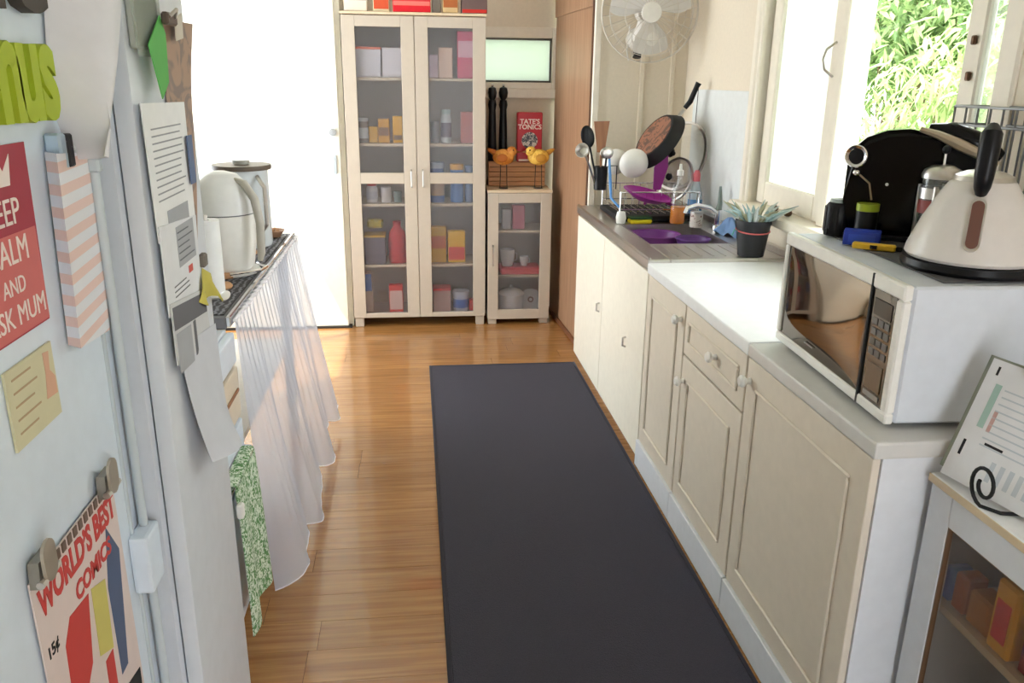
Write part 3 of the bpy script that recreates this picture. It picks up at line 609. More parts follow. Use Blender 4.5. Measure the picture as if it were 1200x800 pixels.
t = thing('printed_tin', 'small white tin with dark print beside the orange bottle', 'tin', (pbt.x+.01, pbt.y-.05, ZK)); MB().lathe([(0, .001), (.03, .001), (.03, .065), (.027, .068), (0, .068)], 20).build('body', blotch('tin_print', srgb(224, 214, 206), srgb(130, 70, 60), 50, .62), t, True)
MB().lathe([(0, .068), (.031, .068), (.031, .076), (0, .077)], 20).build('lid', steel, t, True)
pcl = at(850, 250, x=1.43)
t = thing('blue_cloth', 'crumpled blue dish cloth beside the tap', 'cloth', (1.44, 3.62, ZK))
def clf(u, v):
    a = u*2*PI; r = .055*v*(1+.25*math.sin(3*a)+.12*math.sin(7*a)); return Vector((r*math.cos(a), r*math.sin(a)*1.3, .075*(1-v**1.6)+.012*math.sin(5*a+6*v)*v+.004))
MB().grid(clf, 36, 8).build('cloth', C('cloth_blue', 120, 150, 196, .9), t, True)
# potted succulent
t = thing('potted_plant', 'succulent in a black plastic pot tied with pink string on the bench', 'plant', (1.350, 3.148, .8825))
MB().lathe([(0, .001), (.052, .001), (.068, .13), (.072, .13), (.072, .145), (.064, .145), (.05, .01), (0, .01)], 26).build('pot', C('pot_black', 34, 36, 42, .5), t, True)
MB().lathe([(0, .125), (.064, .125)], 20).build('soil', C('soil', 70, 56, 44, .95), t)
MB().tube([(.0665*math.cos(a*PI/12), .0665*math.sin(a*PI/12), .103+.006*math.sin(a*PI/12)) for a in range(24)], .003, 6, True).build('string', C('pink_string', 214, 110, 110, .7), t, True)
MB().tube([(-.066, -.01, .1), (-.085, -.02, .11), (-.09, -.012, .085)], .003, 6).build('string_bow', C('teal_tie', 80, 150, 140, .7), t, True)
lf = [C('leaf_bluegreen', 146, 170, 172, .6), C('leaf_grey', 190, 198, 196, .6), C('leaf_stem', 160, 158, 130, .6)]
for k in range(60):
    a = random.uniform(0, 2*PI); r = random.uniform(.01, .055); h = random.uniform(.025, .085); lean = random.uniform(.3, 1.7)
    p = Vector((r*math.cos(a), r*math.sin(a), .125)); q = p+Vector((math.cos(a)*h*lean, math.sin(a)*h*lean, h))
    m1 = p.lerp(q, .55)+Vector((0, 0, .012))
    MB().tube([p, m1, q], [.003, .009 if k % 3 else .005, .001], 6).build('leaf', lf[k % 3 if k % 5 else 0], t, True)
# ================================================================== microwave and what stands on it
mw = thing('microwave', 'white microwave oven with mirrored dark door on the worktop', 'microwave', (1.195, 1.75, CT-.002), -.05)
MWH = .307; hx, hy = .23, .302
MB().box(-hx+.022, hx, -hy+.004, hy-.004, .012, MWH-.003, .006).build('case', enamel2, mw)
b = MB(); b.box(-hx, -hx+.02, -hy, hy, .012, .036, .004).box(-hx, -hx+.02, -hy, hy, MWH-.032, MWH, .004).box(-hx, -hx+.02, hy-.020, hy, .036, MWH-.032, .004).box(-hx, -hx+.02, -hy, -hy+.026, .036, MWH-.032, .004)
b.build('front_bezel', whitep, mw)
mir = mat('mirror_door_glass', (.15, .125, .10), .04, 1., var=.02)
def dome(u, v):
    y = -.172+(hy-.02+.172)*u; z = .034+(MWH-.032-.034+.004)*v; bul = .006*(1-(2*u-1)**4)*(1-(2*v-1)**4); return Vector((-hx+.006-bul, y, z))
dg = MB().grid(dome, 20, 12).build('door', mir, mw, True)
MB().box(-hx+.0075, -hx+.02, -.172, hy-.02, .036, MWH-.032).build('door_back', blackp, mw)
MB().box(-hx-.001, -hx+.008, -.180, -.172, .014, MWH-.002, .001).build('door_gap', blackm, mw)
cp = MB().box(-hx+.003, -hx+.02, -.276, -.180, .034, MWH-.030, .002).build('control_panel', mat('control_glass', (.06, .055, .05), .1, .4), mw)
MB().box(-hx+.0015, -hx+.003, -.265, -.192, MWH-.085, MWH-.05, .0005).build('display', blackg, cp)
for r_ in range(4):
    for c_ in range(3): MB().box(-hx+.0012, -hx+.003, -.264+.025*c_, -.244+.025*c_, .135+.022*r_, .150+.022*r_, .0006).build('button', C('button_grey', 104, 100, 96, .4), cp)
MB().box(-hx+.0012, -hx+.003, -.262, -.196, .062, .12, .001).build('keypad_plate', C('plate_brown', 104, 84, 62, .3), cp)
MB().box(-hx+.0012, -hx+.003, -.262, -.196, .044, .056, .001).build('start_button', C('button_light', 150, 146, 140, .4), cp)
lettering('—', .05, C('button_light', 150, 146, 140), mw, facing((-1, 0, 0), (-hx-.0012, .09, .062)), 0, .0003, 'door_mark')
for sx in (-.18, .18):
    for sy in (-.25, .25): MB().cyl(.014, 0, .0125, (sx, sy, 0), 12).build('foot', blackp, mw)
ZM = CT-.002+MWH+.001
tmat = thing('top_mat', 'thin grey mat on the microwave lid', 'mat', (1.2, 1.75, ZM-.0025), -.05); MB().box(-.14, .2, -.27, .27, 0, .0024).build('mat', C('mat_grey', 92, 92, 94, .7), tmat)
# pod coffee machine
cm = thing('coffee_machine', 'glossy black pod coffee machine on the microwave before the open window', 'coffee machine', (1.205, 1.955, ZM), math.radians(-30))
prof = [(-.115, .012), (.165, .012), (.175, .06), (.17, .13), (.20, .160), (.205, .195), (.17, .216), (.10, .246), (.05, .266), (.01, .273), (-.04, .268), (-.085, .25), (-.112, .222), (-.122, .18), (-.122, .10)]
T = Matrix.Translation((0, .05, 0)) @ Matrix.Rotation(PI/2, 4, 'X')
b = MB(); b.prism(prof, .10, T); bmesh.ops.bevel(b.bm, geom=[e for e in b.bm.edges if abs(e.verts[0].co.y-e.verts[1].co.y) < 1e-5], offset=.016, segments=3, affect='EDGES')
b.build('body', blackg, cm, True)
MB().tube([(.03, -.044, .274), (.07, -.047, .262), (.12, -.048, .240), (.17, -.048, .218), (.205, -.046, .198)], [.006, .010, .014, .012, .008], 8).build('side_trim', C('champagne_trim', 176, 162, 140, .3, metal=.7), cm, True)
MB().tube([(.05, 0, .274), (.10, 0, .262), (.17, 0, .236), (.215, 0, .212)], [.012, .03, .03, .015], 12).build('lever', blackg, cm, True)
MB().lathe([(.020, .0), (.026, .002), (.028, .006), (.026, .009), (.020, .006)], 24, (-.102, -.052, .205), (-.35, -1, 0)).build('dial_ring', chrome, cm, True)
MB().cyl(.019, 0, .004, (-.102, -.052, .205), 20, (-.35, -1, 0)).build('dial', blackp, cm, True)
MB().ball((-.098, -.05, .165), .009).build('button', chrome, cm, True)
MB().ball((-.025, -.052, .14), .004).build('power_light', mat('white_led', (.9, .95, 1), .3), cm, True)
MB().box(-.155, -.117, -.045, .045, .001, .022, .005).build('drip_tray', blackp, cm); MB().box(-.114, .165, -.05, .05, .0005, .0125, .003).build('base', blackp, cm)
MB().tube([(-.09, -.05, .16), (-.065, -.052, .14), (-.055, -.052, .10)], .0025, 6).build('edge_trim', C('champagne_trim', 176, 162, 140), cm, True)
# kettle
kt = thing('kettle', 'cream conical electric kettle with black handle on the microwave', 'kettle', (1.185, 1.612, ZM), 0)
MB().lathe([(0, .001), (.133, .001), (.137, .008), (.134, .02), (.12, .022), (0, .022)], 36).build('power_base', blackp, kt, True)
kb = MB().lathe([(0, .023), (.125, .023), (.131, .030), (.128, .045), (.105, .105), (.077, .160), (.064, .182), (.060, .186), (0, .186)], 40).build('body', C('kettle_cream', 222, 215, 208, .25), kt, True)
MB().lathe([(.060, .1862), (.056, .196), (.035, .205), (0, .207)], 30).build('lid', steel, kt, True); MB().ball((.0, 0, .213), .012).build('lid_knob', blackp, kt, True)
hd = Vector((-.60, -.80, 0)).normalized()
def kp(r, z): return hd*r+Vector((0, 0, z))
MB().tube([kp(.076, .168), kp(.086, .180), kp(.092, .20), kp(.090, .25), kp(.080, .285), kp(.066, .298)], [.012, .016, .018, .020, .020, .011], 12).build('handle', blackp, kt, True)
MB().tube([kp(.04, .200), kp(.06, .24), kp(.064, .29)], .006, 8).build('handle_stay', steel, kt, True)
s_ = math.hypot(.028+.0, .060)
gauge_n = (hd*.9+Vector((0, 0, .42))).normalized()
G0 = kp(.124, .062); G1 = kp(.086, .150); gm = (G0+G1)/2; gv = (G1-G0).normalized(); gr = gv.cross(gauge_n).normalized()
TG = Matrix(((gr.x, gv.x, gauge_n.x, gm.x), (gr.y, gv.y, gauge_n.y, gm.y), (gr.z, gv.z, gauge_n.z, gm.z), (0, 0, 0, 1)))
def capsule(w_, h, n=8): return [(w_*math.cos(a), h-w_+w_*math.sin(a)) for a in [PI*k/n for k in range(n+1)]]+[(w_*math.cos(a), -h+w_+w_*math.sin(a)) for a in [PI+PI*k/n for k in range(n+1)]]
g_ = MB().prism(capsule(.0155, .056), .010, TG @ Matrix.Translation((0, 0, -.007))).build('gauge_bezel', steel, kt)
MB().prism(capsule(.0115, .050), .0015, TG @ Matrix.Translation((0, 0, .0032))).build('gauge_window', C('gauge_brown', 110, 74, 64, .2), g_)
MB().lathe([(.022, 0), (.014, .045), (.010, .045)], 14, Vector((0, 0, .145))-hd*.075, -hd+Vector((0, 0, .55))).build('spout', C('kettle_cream', 222, 215, 208), kt, True)
# plunger
pg = thing('coffee_plunger', 'glass coffee plunger with steel lid between the machine and the kettle', 'plunger', (1.232, 1.822, ZM))
MB().lathe([(0, .002), (.040, .002), (.041, .008), (.041, .165), (.0395, .165), (.0395, .01), (0, .008)], 28).build('beaker', clearg, pg, True)
b = MB()
for k in range(4):
    a = PI/4+k*PI/2; b.box(.0435*math.cos(a)-.004, .0435*math.cos(a)+.004, .0435*math.sin(a)-.004, .0435*math.sin(a)+.004, 0, .15, .001)
b.lathe([(.042, .12), (.045, .12), (.045, .145), (.042, .145)], 28); b.lathe([(.042, .004), (.045, .004), (.045, .016), (.042, .016)], 28); b.build('frame', steel, pg, True)
MB().lathe([(.0, .166), (.044, .166), (.045, .174), (.040, .186), (.022, .196), (0, .198)], 28).build('lid', steel, pg, True)
MB().tube([(0, 0, .196), (0, 0, .225)], .003, 8).build('rod', steel, pg, True); MB().ball((0, 0, .232), .010).build('knob', blackp, pg, True)
MB().lathe([(.0415, .085), (.0428, .086), (.0428, .115), (.0415, .116)], 28).build('label_band', C('plunger_red', 150, 70, 66, .4), pg, True)
# small things at the front edge
pcn = at(986, 277, z=ZM)
t = thing('capsule_canister', 'black ribbed capsule canister at the window end of the microwave', 'canister', (1.085, 2.005, ZM)); MB().lathe([(0, .001), (.030, .001), (.032, .01), (.032, .075), (.026, .084), (0, .085)], 22).build('body', blackp, t, True)
b = MB()
for k in range(12): b.box(-.0335*1, -.031, -.003, .003, .01, .075, .001); b.move(Matrix.Rotation(PI/6, 4, 'Z'))
b.build('ribs', blackp, t); MB().lathe([(.0, .0855), (.024, .0855), (.022, .094), (0, .095)], 20).build('lid', C('pale_lid', 170, 180, 176, .4), t, True)
t = thing('capsule_box', 'black canister with lime green lid beside the coffee machine', 'canister', (1.118, 1.925, ZM)); MB().lathe([(0, .001), (.026, .001), (.026, .075), (0, .075)], 20).build('body', blackp, t, True); MB().lathe([(0, .0755), (.027, .0755), (.027, .093), (0, .094)], 20).build('lid', C('lime_lid', 158, 176, 40, .4), t, True)
pz = at(1012, 283, z=ZM)
t = thing('blue_box', 'small blue cardboard box lying at the front of the microwave top', 'box', (1.083, 1.872, ZM), math.radians(-32)); MB().box(-.042, .042, -.022, .022, .001, .036, .002).build('carton', C('box_blue', 36, 62, 170, .5), t); MB().box(-.03, .03, -.0228, -.022, .008, .028).build('printed_panel', C('box_blue2', 50, 80, 186, .5), t)
t = thing('pocket_lighter', 'yellow gas lighter lying flat in front of the blue box', 'lighter', (1.078, 1.806, ZM), math.radians(-36))
MB().box(-.048, .048, -.010, .010, .001, .016, .003).build('body', C('lighter_yellow', 230, 184, 44, .4), t); MB().box(-.008, .008, -.0106, -.010, .004, .013).build('sticker', blackp, t)
MB().box(.048, .062, -.008, .008, .003, .014, .002).build('tip', blackp, t)
t = thing('black_toaster', 'black rounded appliance behind the kettle at the picture edge', 'appliance', (1.368, 1.70, ZM), .1)
MB().box(-.05, .05, -.065, .065, .006, .135, .022, 3).build('body', blackm, t, True); MB().box(-.012, .012, -.045, .045, .1352, .137).build('slot', darkgap, t)
MB().tube([(-.05, -.03, .10), (-.07, -.03, .105), (-.075, -.03, .105)], .009, 8).build('lever', blackp, t, True)
for sx in (-.03, .03):
    for sy in (-.045, .045): MB().cyl(.008, 0.0005, .0075, (sx, sy, 0), 10).build('foot', blackp, t)
wst = C('dull_wire', 120, 120, 122, .4, metal=.8)
wbk = thing('wire_basket', 'grey steel wire basket fixed to the wall right of the window', 'basket', (1.445, 1.90, 1.30))
b = MB()
for z in (.0, .155, .20): b.tube([(-.045, -.16, z), (.050, -.16, z), (.050, .165, z), (-.045, .165, z)], .0035, 6, True)
b.build('rails', wst, wbk, True)
for k in range(8): MB().tube([(-.045, -.16+.0464*k, .2), (-.045, -.16+.0464*k, 0), (.05, -.16+.0464*k, 0), (.05, -.16+.0464*k, .2)], .003, 6).build('wire', wst, wbk, True)
# ================================================================== near display cabinet at the lower right
nc = thing('display_cabinet', 'near white low cabinet with a smoky glass door at the lower right corner', 'cabinet', (0, 0, 0))
NX = 1.035; ny0, ny1 = .60, 1.395
b = MB(); b.box(NX+.021, XW-.01, ny1-.018, ny1, .02, .782).box(NX+.021, XW-.01, ny0, ny0+.018, .02, .782).box(NX+.021, XW-.01, ny0+.018, ny1-.018, .02, .04).box(XW-.02, XW-.01, ny0+.018, ny1-.018, .04, .782); b.build('body', carc, nc)
MB().box(NX-.006, XW-.01, ny0-.005, ny1+.003, .783, .802, .003).build('top', lam, nc); MB().box(NX-.0085, NX-.006, ny0-.005, ny1+.003, .784, .801, .001).build('top_edge', beech2, nc)
b = MB(); b.box(NX, NX+.02, ny1-.068, ny1, .02, .780, .002).box(NX, NX+.02, ny0, ny0+.068, .02, .780, .002).box(NX, NX+.02, ny0+.068, ny1-.068, .715, .780, .002).box(NX, NX+.02, ny0+.068, ny1-.068, .02, .09, .002)
nd = b.build('door', carc, nc)
b = MB(); b.box(NX+.002, NX+.012, ny1-.072, ny1-.068, .088, .717).box(NX+.002, NX+.012, ny0+.068, ny0+.072, .088, .717).box(NX+.002, NX+.012, ny0+.07, ny1-.07, .713, .717); b.build('glazing_bead', C('bead_brown', 122, 92, 68, .5), nd)
MB().box(NX+.008, NX+.012, ny0+.066, ny1-.066, .086, .719).build('pane', pane_mat('smoky_frosted', (.95, .92, .88), .80, (.22, .205, .195), .35), nd)
MB().box(NX+.023, XW-.021, ny0+.019, ny1-.019, .515, .532).build('shelf', beech2, nc)
def nb(label, y, d, h, c, band=None, x=NX+.06, z=.533, w_=.05):
    t = thing('food_packet', label, 'packet', (x, y, z)); MB().box(-w_/2, w_/2, -d/2, d/2, .001, h, .006).build('packet', col(c), t)
    if band: MB().box(-w_/2-.0015, -w_/2, -d*.3, d*.3, h*.2, h*.75).build('printed_panel', col(band), t)
nb('blue packet on the shelf of the near cabinet', 1.345, .025, .08, (80, 120, 190))
nb('orange brown packet beside the blue one in the near cabinet', 1.305, .04, .085, (168, 96, 50))
nb('dull yellow packet in the near cabinet under the upright yellow one', 1.245, .065, .075, (176, 120, 30))
nb('bright yellow packet with red mark in the near cabinet', 1.175, .06, .15, (226, 170, 40), (206, 70, 60), x=NX+.052)
nb('dark red packet at the right in the near cabinet', 1.10, .06, .10, (140, 60, 60))
nb('grey patterned packet on the floor of the near cabinet', 1.10, .1, .40, (90, 84, 92), None, x=NX+.12, z=.0405)
# recipe stand with planner pages leaning on the cabinet top
ps = thing('book_stand', 'black scrolled iron easel on the near cabinet top', 'stand', (1.10, 1.27, .8025))
def spiral(n=26): return [((.042-.027*k/n)*math.cos(-PI*.5-k/n*2.6*PI), (.042-.027*k/n)*math.sin(-PI*.5-k/n*2.6*PI)) for k in range(n+1)]
sp = at(1153, 570, z=.845)-Vector((1.10, 1.27, .8025))
pts = [(sp.x, sp.y-.9*u, sp.z+.002+v) for u, v in [(a, b_) for a, b_ in spiral()]]
MB().tube([(sp.x+.10, sp.y-.05, .004), (sp.x+.02, sp.y-.03, .003)]+[Vector(p) for p in pts], .0036, 8).build('scroll_foot', blackm, ps, True)
MB().tube([(.035, .08, .004), (.125, .09, .225)], .004, 8).build('back_rod', blackm, ps, True); MB().tube([(.035, -.14, .004), (.125, -.13, .225)], .004, 8).build('back_rod', blackm, ps, True); MB().tube([(.125, -.13, .225), (.125, .09, .225)], .004, 8).build('cross_rod', blackm, ps, True)
plq = [at(1103, 553, z=.812), at(1165, 419, y=1.395)]
P0 = plq[0]; P1 = plq[1]; upv = (P1-P0); hgt = upv.length; upv.normalize()
ed = Vector((.04, -.19, 0)).normalized(); upv = (upv-ed*upv.dot(ed)*1.0).normalized(); nrm = ed.cross(upv).normalized()
PLM = Matrix(((ed.x, upv.x, nrm.x, P0.x), (ed.y, upv.y, nrm.y, P0.y), (ed.z, upv.z, nrm.z, P0.z), (0, 0, 0, 1)))
pn = thing('planner_pages', 'printed planner pages leaning on the black stand on the near cabinet', 'planner', P0)
ofs = Matrix.Translation(-P0) @ PLM
MB().prism([(0, .0), (.27, -.0), (.27, hgt), (.0, hgt)], .003, ofs).build('page', paper, pn)
MB().prism([(-.012, .012), (.255, .006), (.255, hgt+.006), (-.012, hgt+.004)], .008, ofs @ Matrix.Translation((0, 0, -.010))).build('backing_board', C('board_greygreen', 150, 154, 140, .6), pn)
b = MB()
for k in range(9): b.box(.05, .17, hgt*.80-.014*k-.003, hgt*.80-.014*k, .003, .0034)
for k in range(6): b.box(.09+.02*k, .10+.02*k, hgt*.10, hgt*.26, .003, .0034)
b.move(ofs).build('printed_lines', C('print_pale', 206, 212, 218, .8), pn)
b = MB(); b.box(.016, .022, hgt*.20, hgt*.33, .003, .0034); b.box(.018, .023, hgt*.88, hgt*.95, .003, .0034); b.box(.06, .10, hgt*.35, hgt*.37, .003, .0034); b.move(ofs).build('printed_heading', inkd, pn)
b = MB(); b.box(.028, .042, hgt*.46, hgt*.82, .003, .0034); b.move(ofs).build('printed_title', C('print_green', 176, 206, 196, .8), pn)
b = MB(); b.box(.05, .058, hgt*.45, hgt*.62, .003, .0034); b.move(ofs).build('printed_note', C('print_red', 214, 176, 170, .8), pn)
MB().prism([(.075, hgt-.012), (.2, hgt-.012), (.2, hgt+.012), (.075, hgt+.012)], .004, ofs @ Matrix.Translation((0, 0, .0032))).build('top_clip', C('clip_red', 176, 60, 40, .5), pn)
# ================================================================== left: fridge, narrow pantry and what hangs on them
FX = -.455; BX = -.39
fr = thing('refrigerator', 'tall white fridge at the left covered in magnets and posters', 'refrigerator', (-.8, .9, 0))
def L_(o): return o
O = Vector((-.8, .9, 0))
def lb(b): return b.move(Matrix.Translation(-O))
lb(MB().box(-1.15, FX-.062, .40, 1.235, .03, 1.86, .01)).build('body', enamel, fr)
fd = lb(MB().box(FX-.058, FX, .40, 1.237, .07, 1.86, .018, 3)).build('door', enamel, fr, True)
lb(MB().tube([(FX+.012, 1.219, 1.43), (FX+.012, 1.219, .40)], .007, 10)).build('rail_handle', rail_m, fd, True)
for (z0, z1) in ((.765, .865), (.36, .44)): lb(MB().box(FX, FX+.030, 1.175, 1.236, z0, z1, .006, 2)).build('handle_bracket', enamel, fd)
lb(MB().box(FX, FX+.022, 1.210, 1.228, 1.42, 1.44, .003)).build('handle_cap', rail_m, fd)
lb(MB().box(FX-.001, FX+.004, 1.190, 1.197, .09, 1.42, .001)).build('door_trim', rail_m, fd)
for y in (.46, 1.17): lb(MB().cyl(.02, 0, .03, (-.55, y, 0), 12)).build('foot', blackp, fr); lb(MB().cyl(.02, 0, .03, (-1.08, y, 0), 12)).build('foot', blackp, fr)
pn2 = thing('pantry_unit', 'narrow white metal cupboard beside the fridge hung with papers', 'cupboard', (-.75, 1.41, 0)); O = Vector((-.75, 1.41, 0))
lb(MB().box(-1.12, BX-.032, 1.254, 1.570, .02, 1.86, .006)).build('body', enamel2, pn2)
lb(MB().box(BX-.028, BX, 1.250, 1.576, .05, 1.86, .006, 2)).build('door', enamel2, pn2, True)
lb(MB().box(-1.10, BX-.04, 1.27, 1.56, .0, .02)).build('plinth', darkgap, pn2)
# sheets on the fridge door: polygons in the door plane
def sheet(name, label, cat, x, pts, m_, th=.0015, children=()):
    """a thin sheet on a plane facing the aisle, cut to the outline of pts (y, z)"""
    c = (sum(p[0] for p in pts)/len(pts), min(p[1] for p in pts)); t = thing(name, label, cat, (x, c[0], c[1]))
    T = facing((1, 0, 0), (0, 0, 0))
    MB().prism([(p[0]-c[0], p[1]-c[1]) for p in pts], th, T).build('sheet', m_, t); t['c'] = c; del t['c']
    return t, Vector((x, c[0], c[1]))
T1 = lambda p: facing((1, 0, 0), p)
kred = C('poster_red', 166, 44, 66, .5); kpink = C('poster_rose', 208, 106, 104, .5); kwh = C('poster_white', 240, 226, 222, .6)
ky1 = 1.034; ky0 = .885
kc, o = sheet('poster', 'red poster with white capitals telling to keep calm on the fridge', 'poster', FX+.001, [(ky0, 1.262), (ky1, 1.262), (ky1+.008, 1.474), (ky0, 1.474)], kred)
cy = (ky0+ky1)/2
MB().box(.0016, .0019, ky0-o.y, ky1-o.y, .002, .115).build('lower_field', kpink, kc)
for body, z, s in (('KEEP', .138, .040), ('CALM', .095, .040), ('AND', .057, .026), ('ASK MUM', .024, .033)): lettering(body, s, kwh, kc, T1((.0022, cy-o.y, z)), 0, .0004, sy=1.05, sx=.98 if body != 'CALM' else .92)
cr = MB(); cr.prism([(-.03, 0), (.03, 0), (.038, .034), (.018, .016), (0, .04), (-.018, .016), (-.038, .034)], .0006, T1((.0018, cy-o.y, .168))); cr.build('crown', kwh, kc)
cd_, o = sheet('fridge_magnet', 'small cream square magnet with a cartoon cook below the red poster', 'magnet', FX+.001, [(.90, 1.142), (1.022, 1.142), (1.022, 1.236), (.90, 1.236)], C('magnet_cream', 212, 206, 172, .5), .003)
b = MB()
for k in range(5): b.box(.0031, .0034, -.048, .0+.012*(k % 2), .080-.016*k, .0825-.016*k)
b.build('printed_lines', C('print_brown', 186, 160, 126, .7), cd_)
MB().prism([(.028, .03), (.058, .028), (.058, .05), (.046, .062), (.05, .085), (.034, .087), (.034, .06)], .0004, T1((.0031, 0, 0))).build('printed_figure', C('print_peach', 218, 172, 146, .7), cd_)
# comic on two bulldog clips (generic colour patches instead of the cover figures)
cmk, o = sheet('comic_cover', 'old comic cover with big red lettering hanging from two bulldog clips', 'comic', FX+.004, [(.872, .60), (1.145, .60), (1.136, .992), (.866, .992)], C('comic_paper', 222, 206, 202, .6), .002)
cb = Vector(o); yr = lambda y: y-o.y
cred = C('comic_red', 200, 70, 66, .6); cblue = C('comic_blue', 62, 112, 176, .6); cyel = C('comic_yellow', 206, 196, 110, .6); cgr = C('comic_slate', 84, 98, 130, .6)
lettering('WORLD’S BEST', .040, cred, cmk, T1((.0026, yr(1.004), .352)), .0016, .0003, sy=1.25, sx=.92)
lettering('COMICS', .034, cred, cmk, T1((.0026, yr(1.035), .305)), .0012, .0003, sy=1.05)
lettering('15¢', .022, inkd, cmk, T1((.0026, yr(.892), .285)), .0004, .0003)
def patch(n, poly, m_): MB().prism(poly, .0006, T1((.0021, yr(0), 0))).build(n, m_, cmk)
patch('printed_patch', [(.918, .20), (.952, .16), (.985, .19), (1.005, .285), (.945, .292), (.922, .265)], cred)
patch('printed_patch', [(.915, .03), (.985, .02), (1.0, .12), (.975, .165), (.935, .165), (.922, .12)], cblue)
patch('printed_patch', [(1.01, .18), (1.055, .16), (1.062, .27), (1.015, .285)], cyel)
patch('printed_patch', [(1.022, .08), (1.05, .08), (1.052, .16), (1.024, .16)], cred)
patch('printed_patch', [(1.07, .10), (1.095, .10), (1.125, .28), (1.09, .335), (1.068, .25)], cgr)
patch('printed_patch', [(1.05, .045), (1.135, .03), (1.136, .06), (1.06, .075)], inkd)
b = MB()
for k in range(12): b.box(.0021, .004, yr(.90)+.018*k, yr(.912)+.018*k, .378, .392, .001)
b.build('beaded_edge', C('bead_dark', 110, 90, 80, .5), cmk)
for y, lab in ((.888, 'steel bulldog clip at the left corner of the comic cover'), (1.102, 'steel bulldog clip at the right corner of the comic cover')):
    t = thing('bulldog_clip', lab, 'clip', (FX+.006, y, .985), 0, 'bulldog clips on the comic cover')
    MB().prism([(-.022, 0), (.022, 0), (.018, .032), (-.018, .032)], .012, T1((.0, 0, 0))).build('jaw', C('clip_steel', 150, 144, 136, .35, metal=.6), t)
    MB().prism(capsule(.016, .026), .004, T1((.014, 0, .026))).build('thumb_plate', C('clip_steel_light', 184, 174, 160, .35, metal=.5), t)
    MB().tube([(.013, -.024, .006), (.013, .024, .006)], .005, 8).build('spring_roll', steel, t, True)
# letter magnets
def magnet_letter(ch, label, y, z, size, m_, sx=1.):
    me = text_mesh(ch, size, .006, .008); me.transform(T1((0, 0, 0)) @ Matrix.Diagonal((sx, 1, 1, 1))); me.materials.append(m_); o = bpy.data.objects.new('letter_magnet', me); COL.objects.link(o); o.location = (FX+.009, y, z)
    tag(o, label, 'magnet', 'letter magnets on the fridge'); return o
lime = C('lime_foam', 172, 190, 44, .6); brn = C('brown_foam', 66, 56, 54, .6)
magnet_letter('I', 'dark brown letter magnet at the left edge above the lime letters', 1.005, 1.662, .13, brn, 1.2)
magnet_letter('G', 'dark brown curved letter magnet above the lime letters', 1.088, 1.662, .125, brn)
for ch, y, w_ in (('m', .985, 'first lime green letter magnet from the picture edge'), ('u', 1.052, 'middle lime green letter magnet'), ('s', 1.104, 'last lime green letter magnet beside the hanging sheet')): magnet_letter(ch, w_+' on the fridge', y, 1.552, .165, lime, .74)
# magnet, striped bag, hanging sheet
t = thing('fridge_magnet', 'small blue and black magnet clip beside the red poster', 'magnet', (FX+.001, 1.115, 1.435)); MB().box(0, .02, -.018, .002, 0, .045, .003).build('side_plate', C('pale_blue_metal', 176, 196, 214, .3, metal=.4), t); MB().box(.002, .021, .002, .02, .002, .043, .002).build('label_plate', blotch('magnet_print', srgb(36, 36, 44), srgb(200, 200, 204), 60, .6), t)
pink = stripes('pink_stripes', srgb(234, 234, 241), srgb(236, 206, 200), 36, 2, .52)
t = thing('striped_bag', 'folded pink and white striped paper bag pinned on the fridge door', 'bag', (FX+.002, 1.13, 1.17))
OB = Vector((FX+.002, 1.13, 1.17))
bq = [(at(52, 178, x=FX+.003), at(66, 180, x=FX+.026), at(106, 178, x=FX+.006)), (at(80, 404, x=FX+.003), at(95, 408, x=FX+.022), at(129, 386, x=FX+.006))]
def bagf(u, v):
    r0 = [a.lerp(b_, v) for a, b_ in zip(bq[1], bq[0])]
    return (r0[0].lerp(r0[1], u/.3) if u < .3 else r0[1].lerp(r0[2], (u-.3)/.7))-OB
MB().grid(bagf, 10, 14, .001).build('bag', pink, t)
MB().box(.0, .014, -.03, .05, .285, .292, .002).build('top_fold', paper, t)
hs = thing('hanging_sheet', 'large plain white sheet curling down the fridge door', 'paper', (FX+.002, 1.10, 1.41)); OB = Vector((FX+.002, 1.10, 1.41))
hl = [at(px, py, x=FX+.004) for px, py in ((44, -120), (51, 0), (55, 70), (64, 135), (84, 187))]; hr = [at(px, py, x=FX+.066) for px, py in ((145, -120), (143, 0), (138, 70), (131, 130), (121, 183))]
def hsf(u, v):
    k = min(3, int(v*4)); f_ = v*4-k; a = hl[k].lerp(hl[k+1], f_); b_ = hr[k].lerp(hr[k+1], f_)
    p = a.lerp(b_, u); p.x += .022*math.sin(PI*u); return p-OB
MB().grid(hsf, 14, 20, .0012).build('sheet', C('sheet_white', 226, 225, 231, .8), hs, True)
# papers on the pantry unit
def lines(t, m_, y0, y1, zs, h, x=.0016):
    b = MB()
    for z in zs: b.box(x, x+.0004, y0, y1-random.uniform(0, .03), z, z+h)
    b.build('printed_lines', m_, t)
pA, o = sheet('printed_letter', 'white typed letter with a grey table on the pantry unit', 'paper', BX+.008, [(1.262, 1.31), (1.478, 1.305), (1.484, 1.508), (1.252, 1.512)], paper)
lines(pA, C('ink_pale', 158, 160, 166, .8), -.085, .08, [.168-.0105*k for k in range(11)], .0022)
MB().box(.0016, .002, -.05, .07, .008, .045).build('grey_table', C('table_grey', 170, 172, 178, .8), pA)
pB, o = sheet('printed_notice', 'long notice with a grey panel and red stamp below the typed letter', 'paper', BX+.010, [(1.262, 1.195), (1.462, 1.165), (1.474, 1.32), (1.262, 1.335)], C('paper_cool', 228, 229, 233, .8))
MB().box(.0016, .002, -.02, .085, .09, .155).build('grey_panel', C('table_grey', 170, 172, 178), pB); lines(pB, ink, -.015, .08, [.10+.011*k for k in range(5)], .002, .0021)
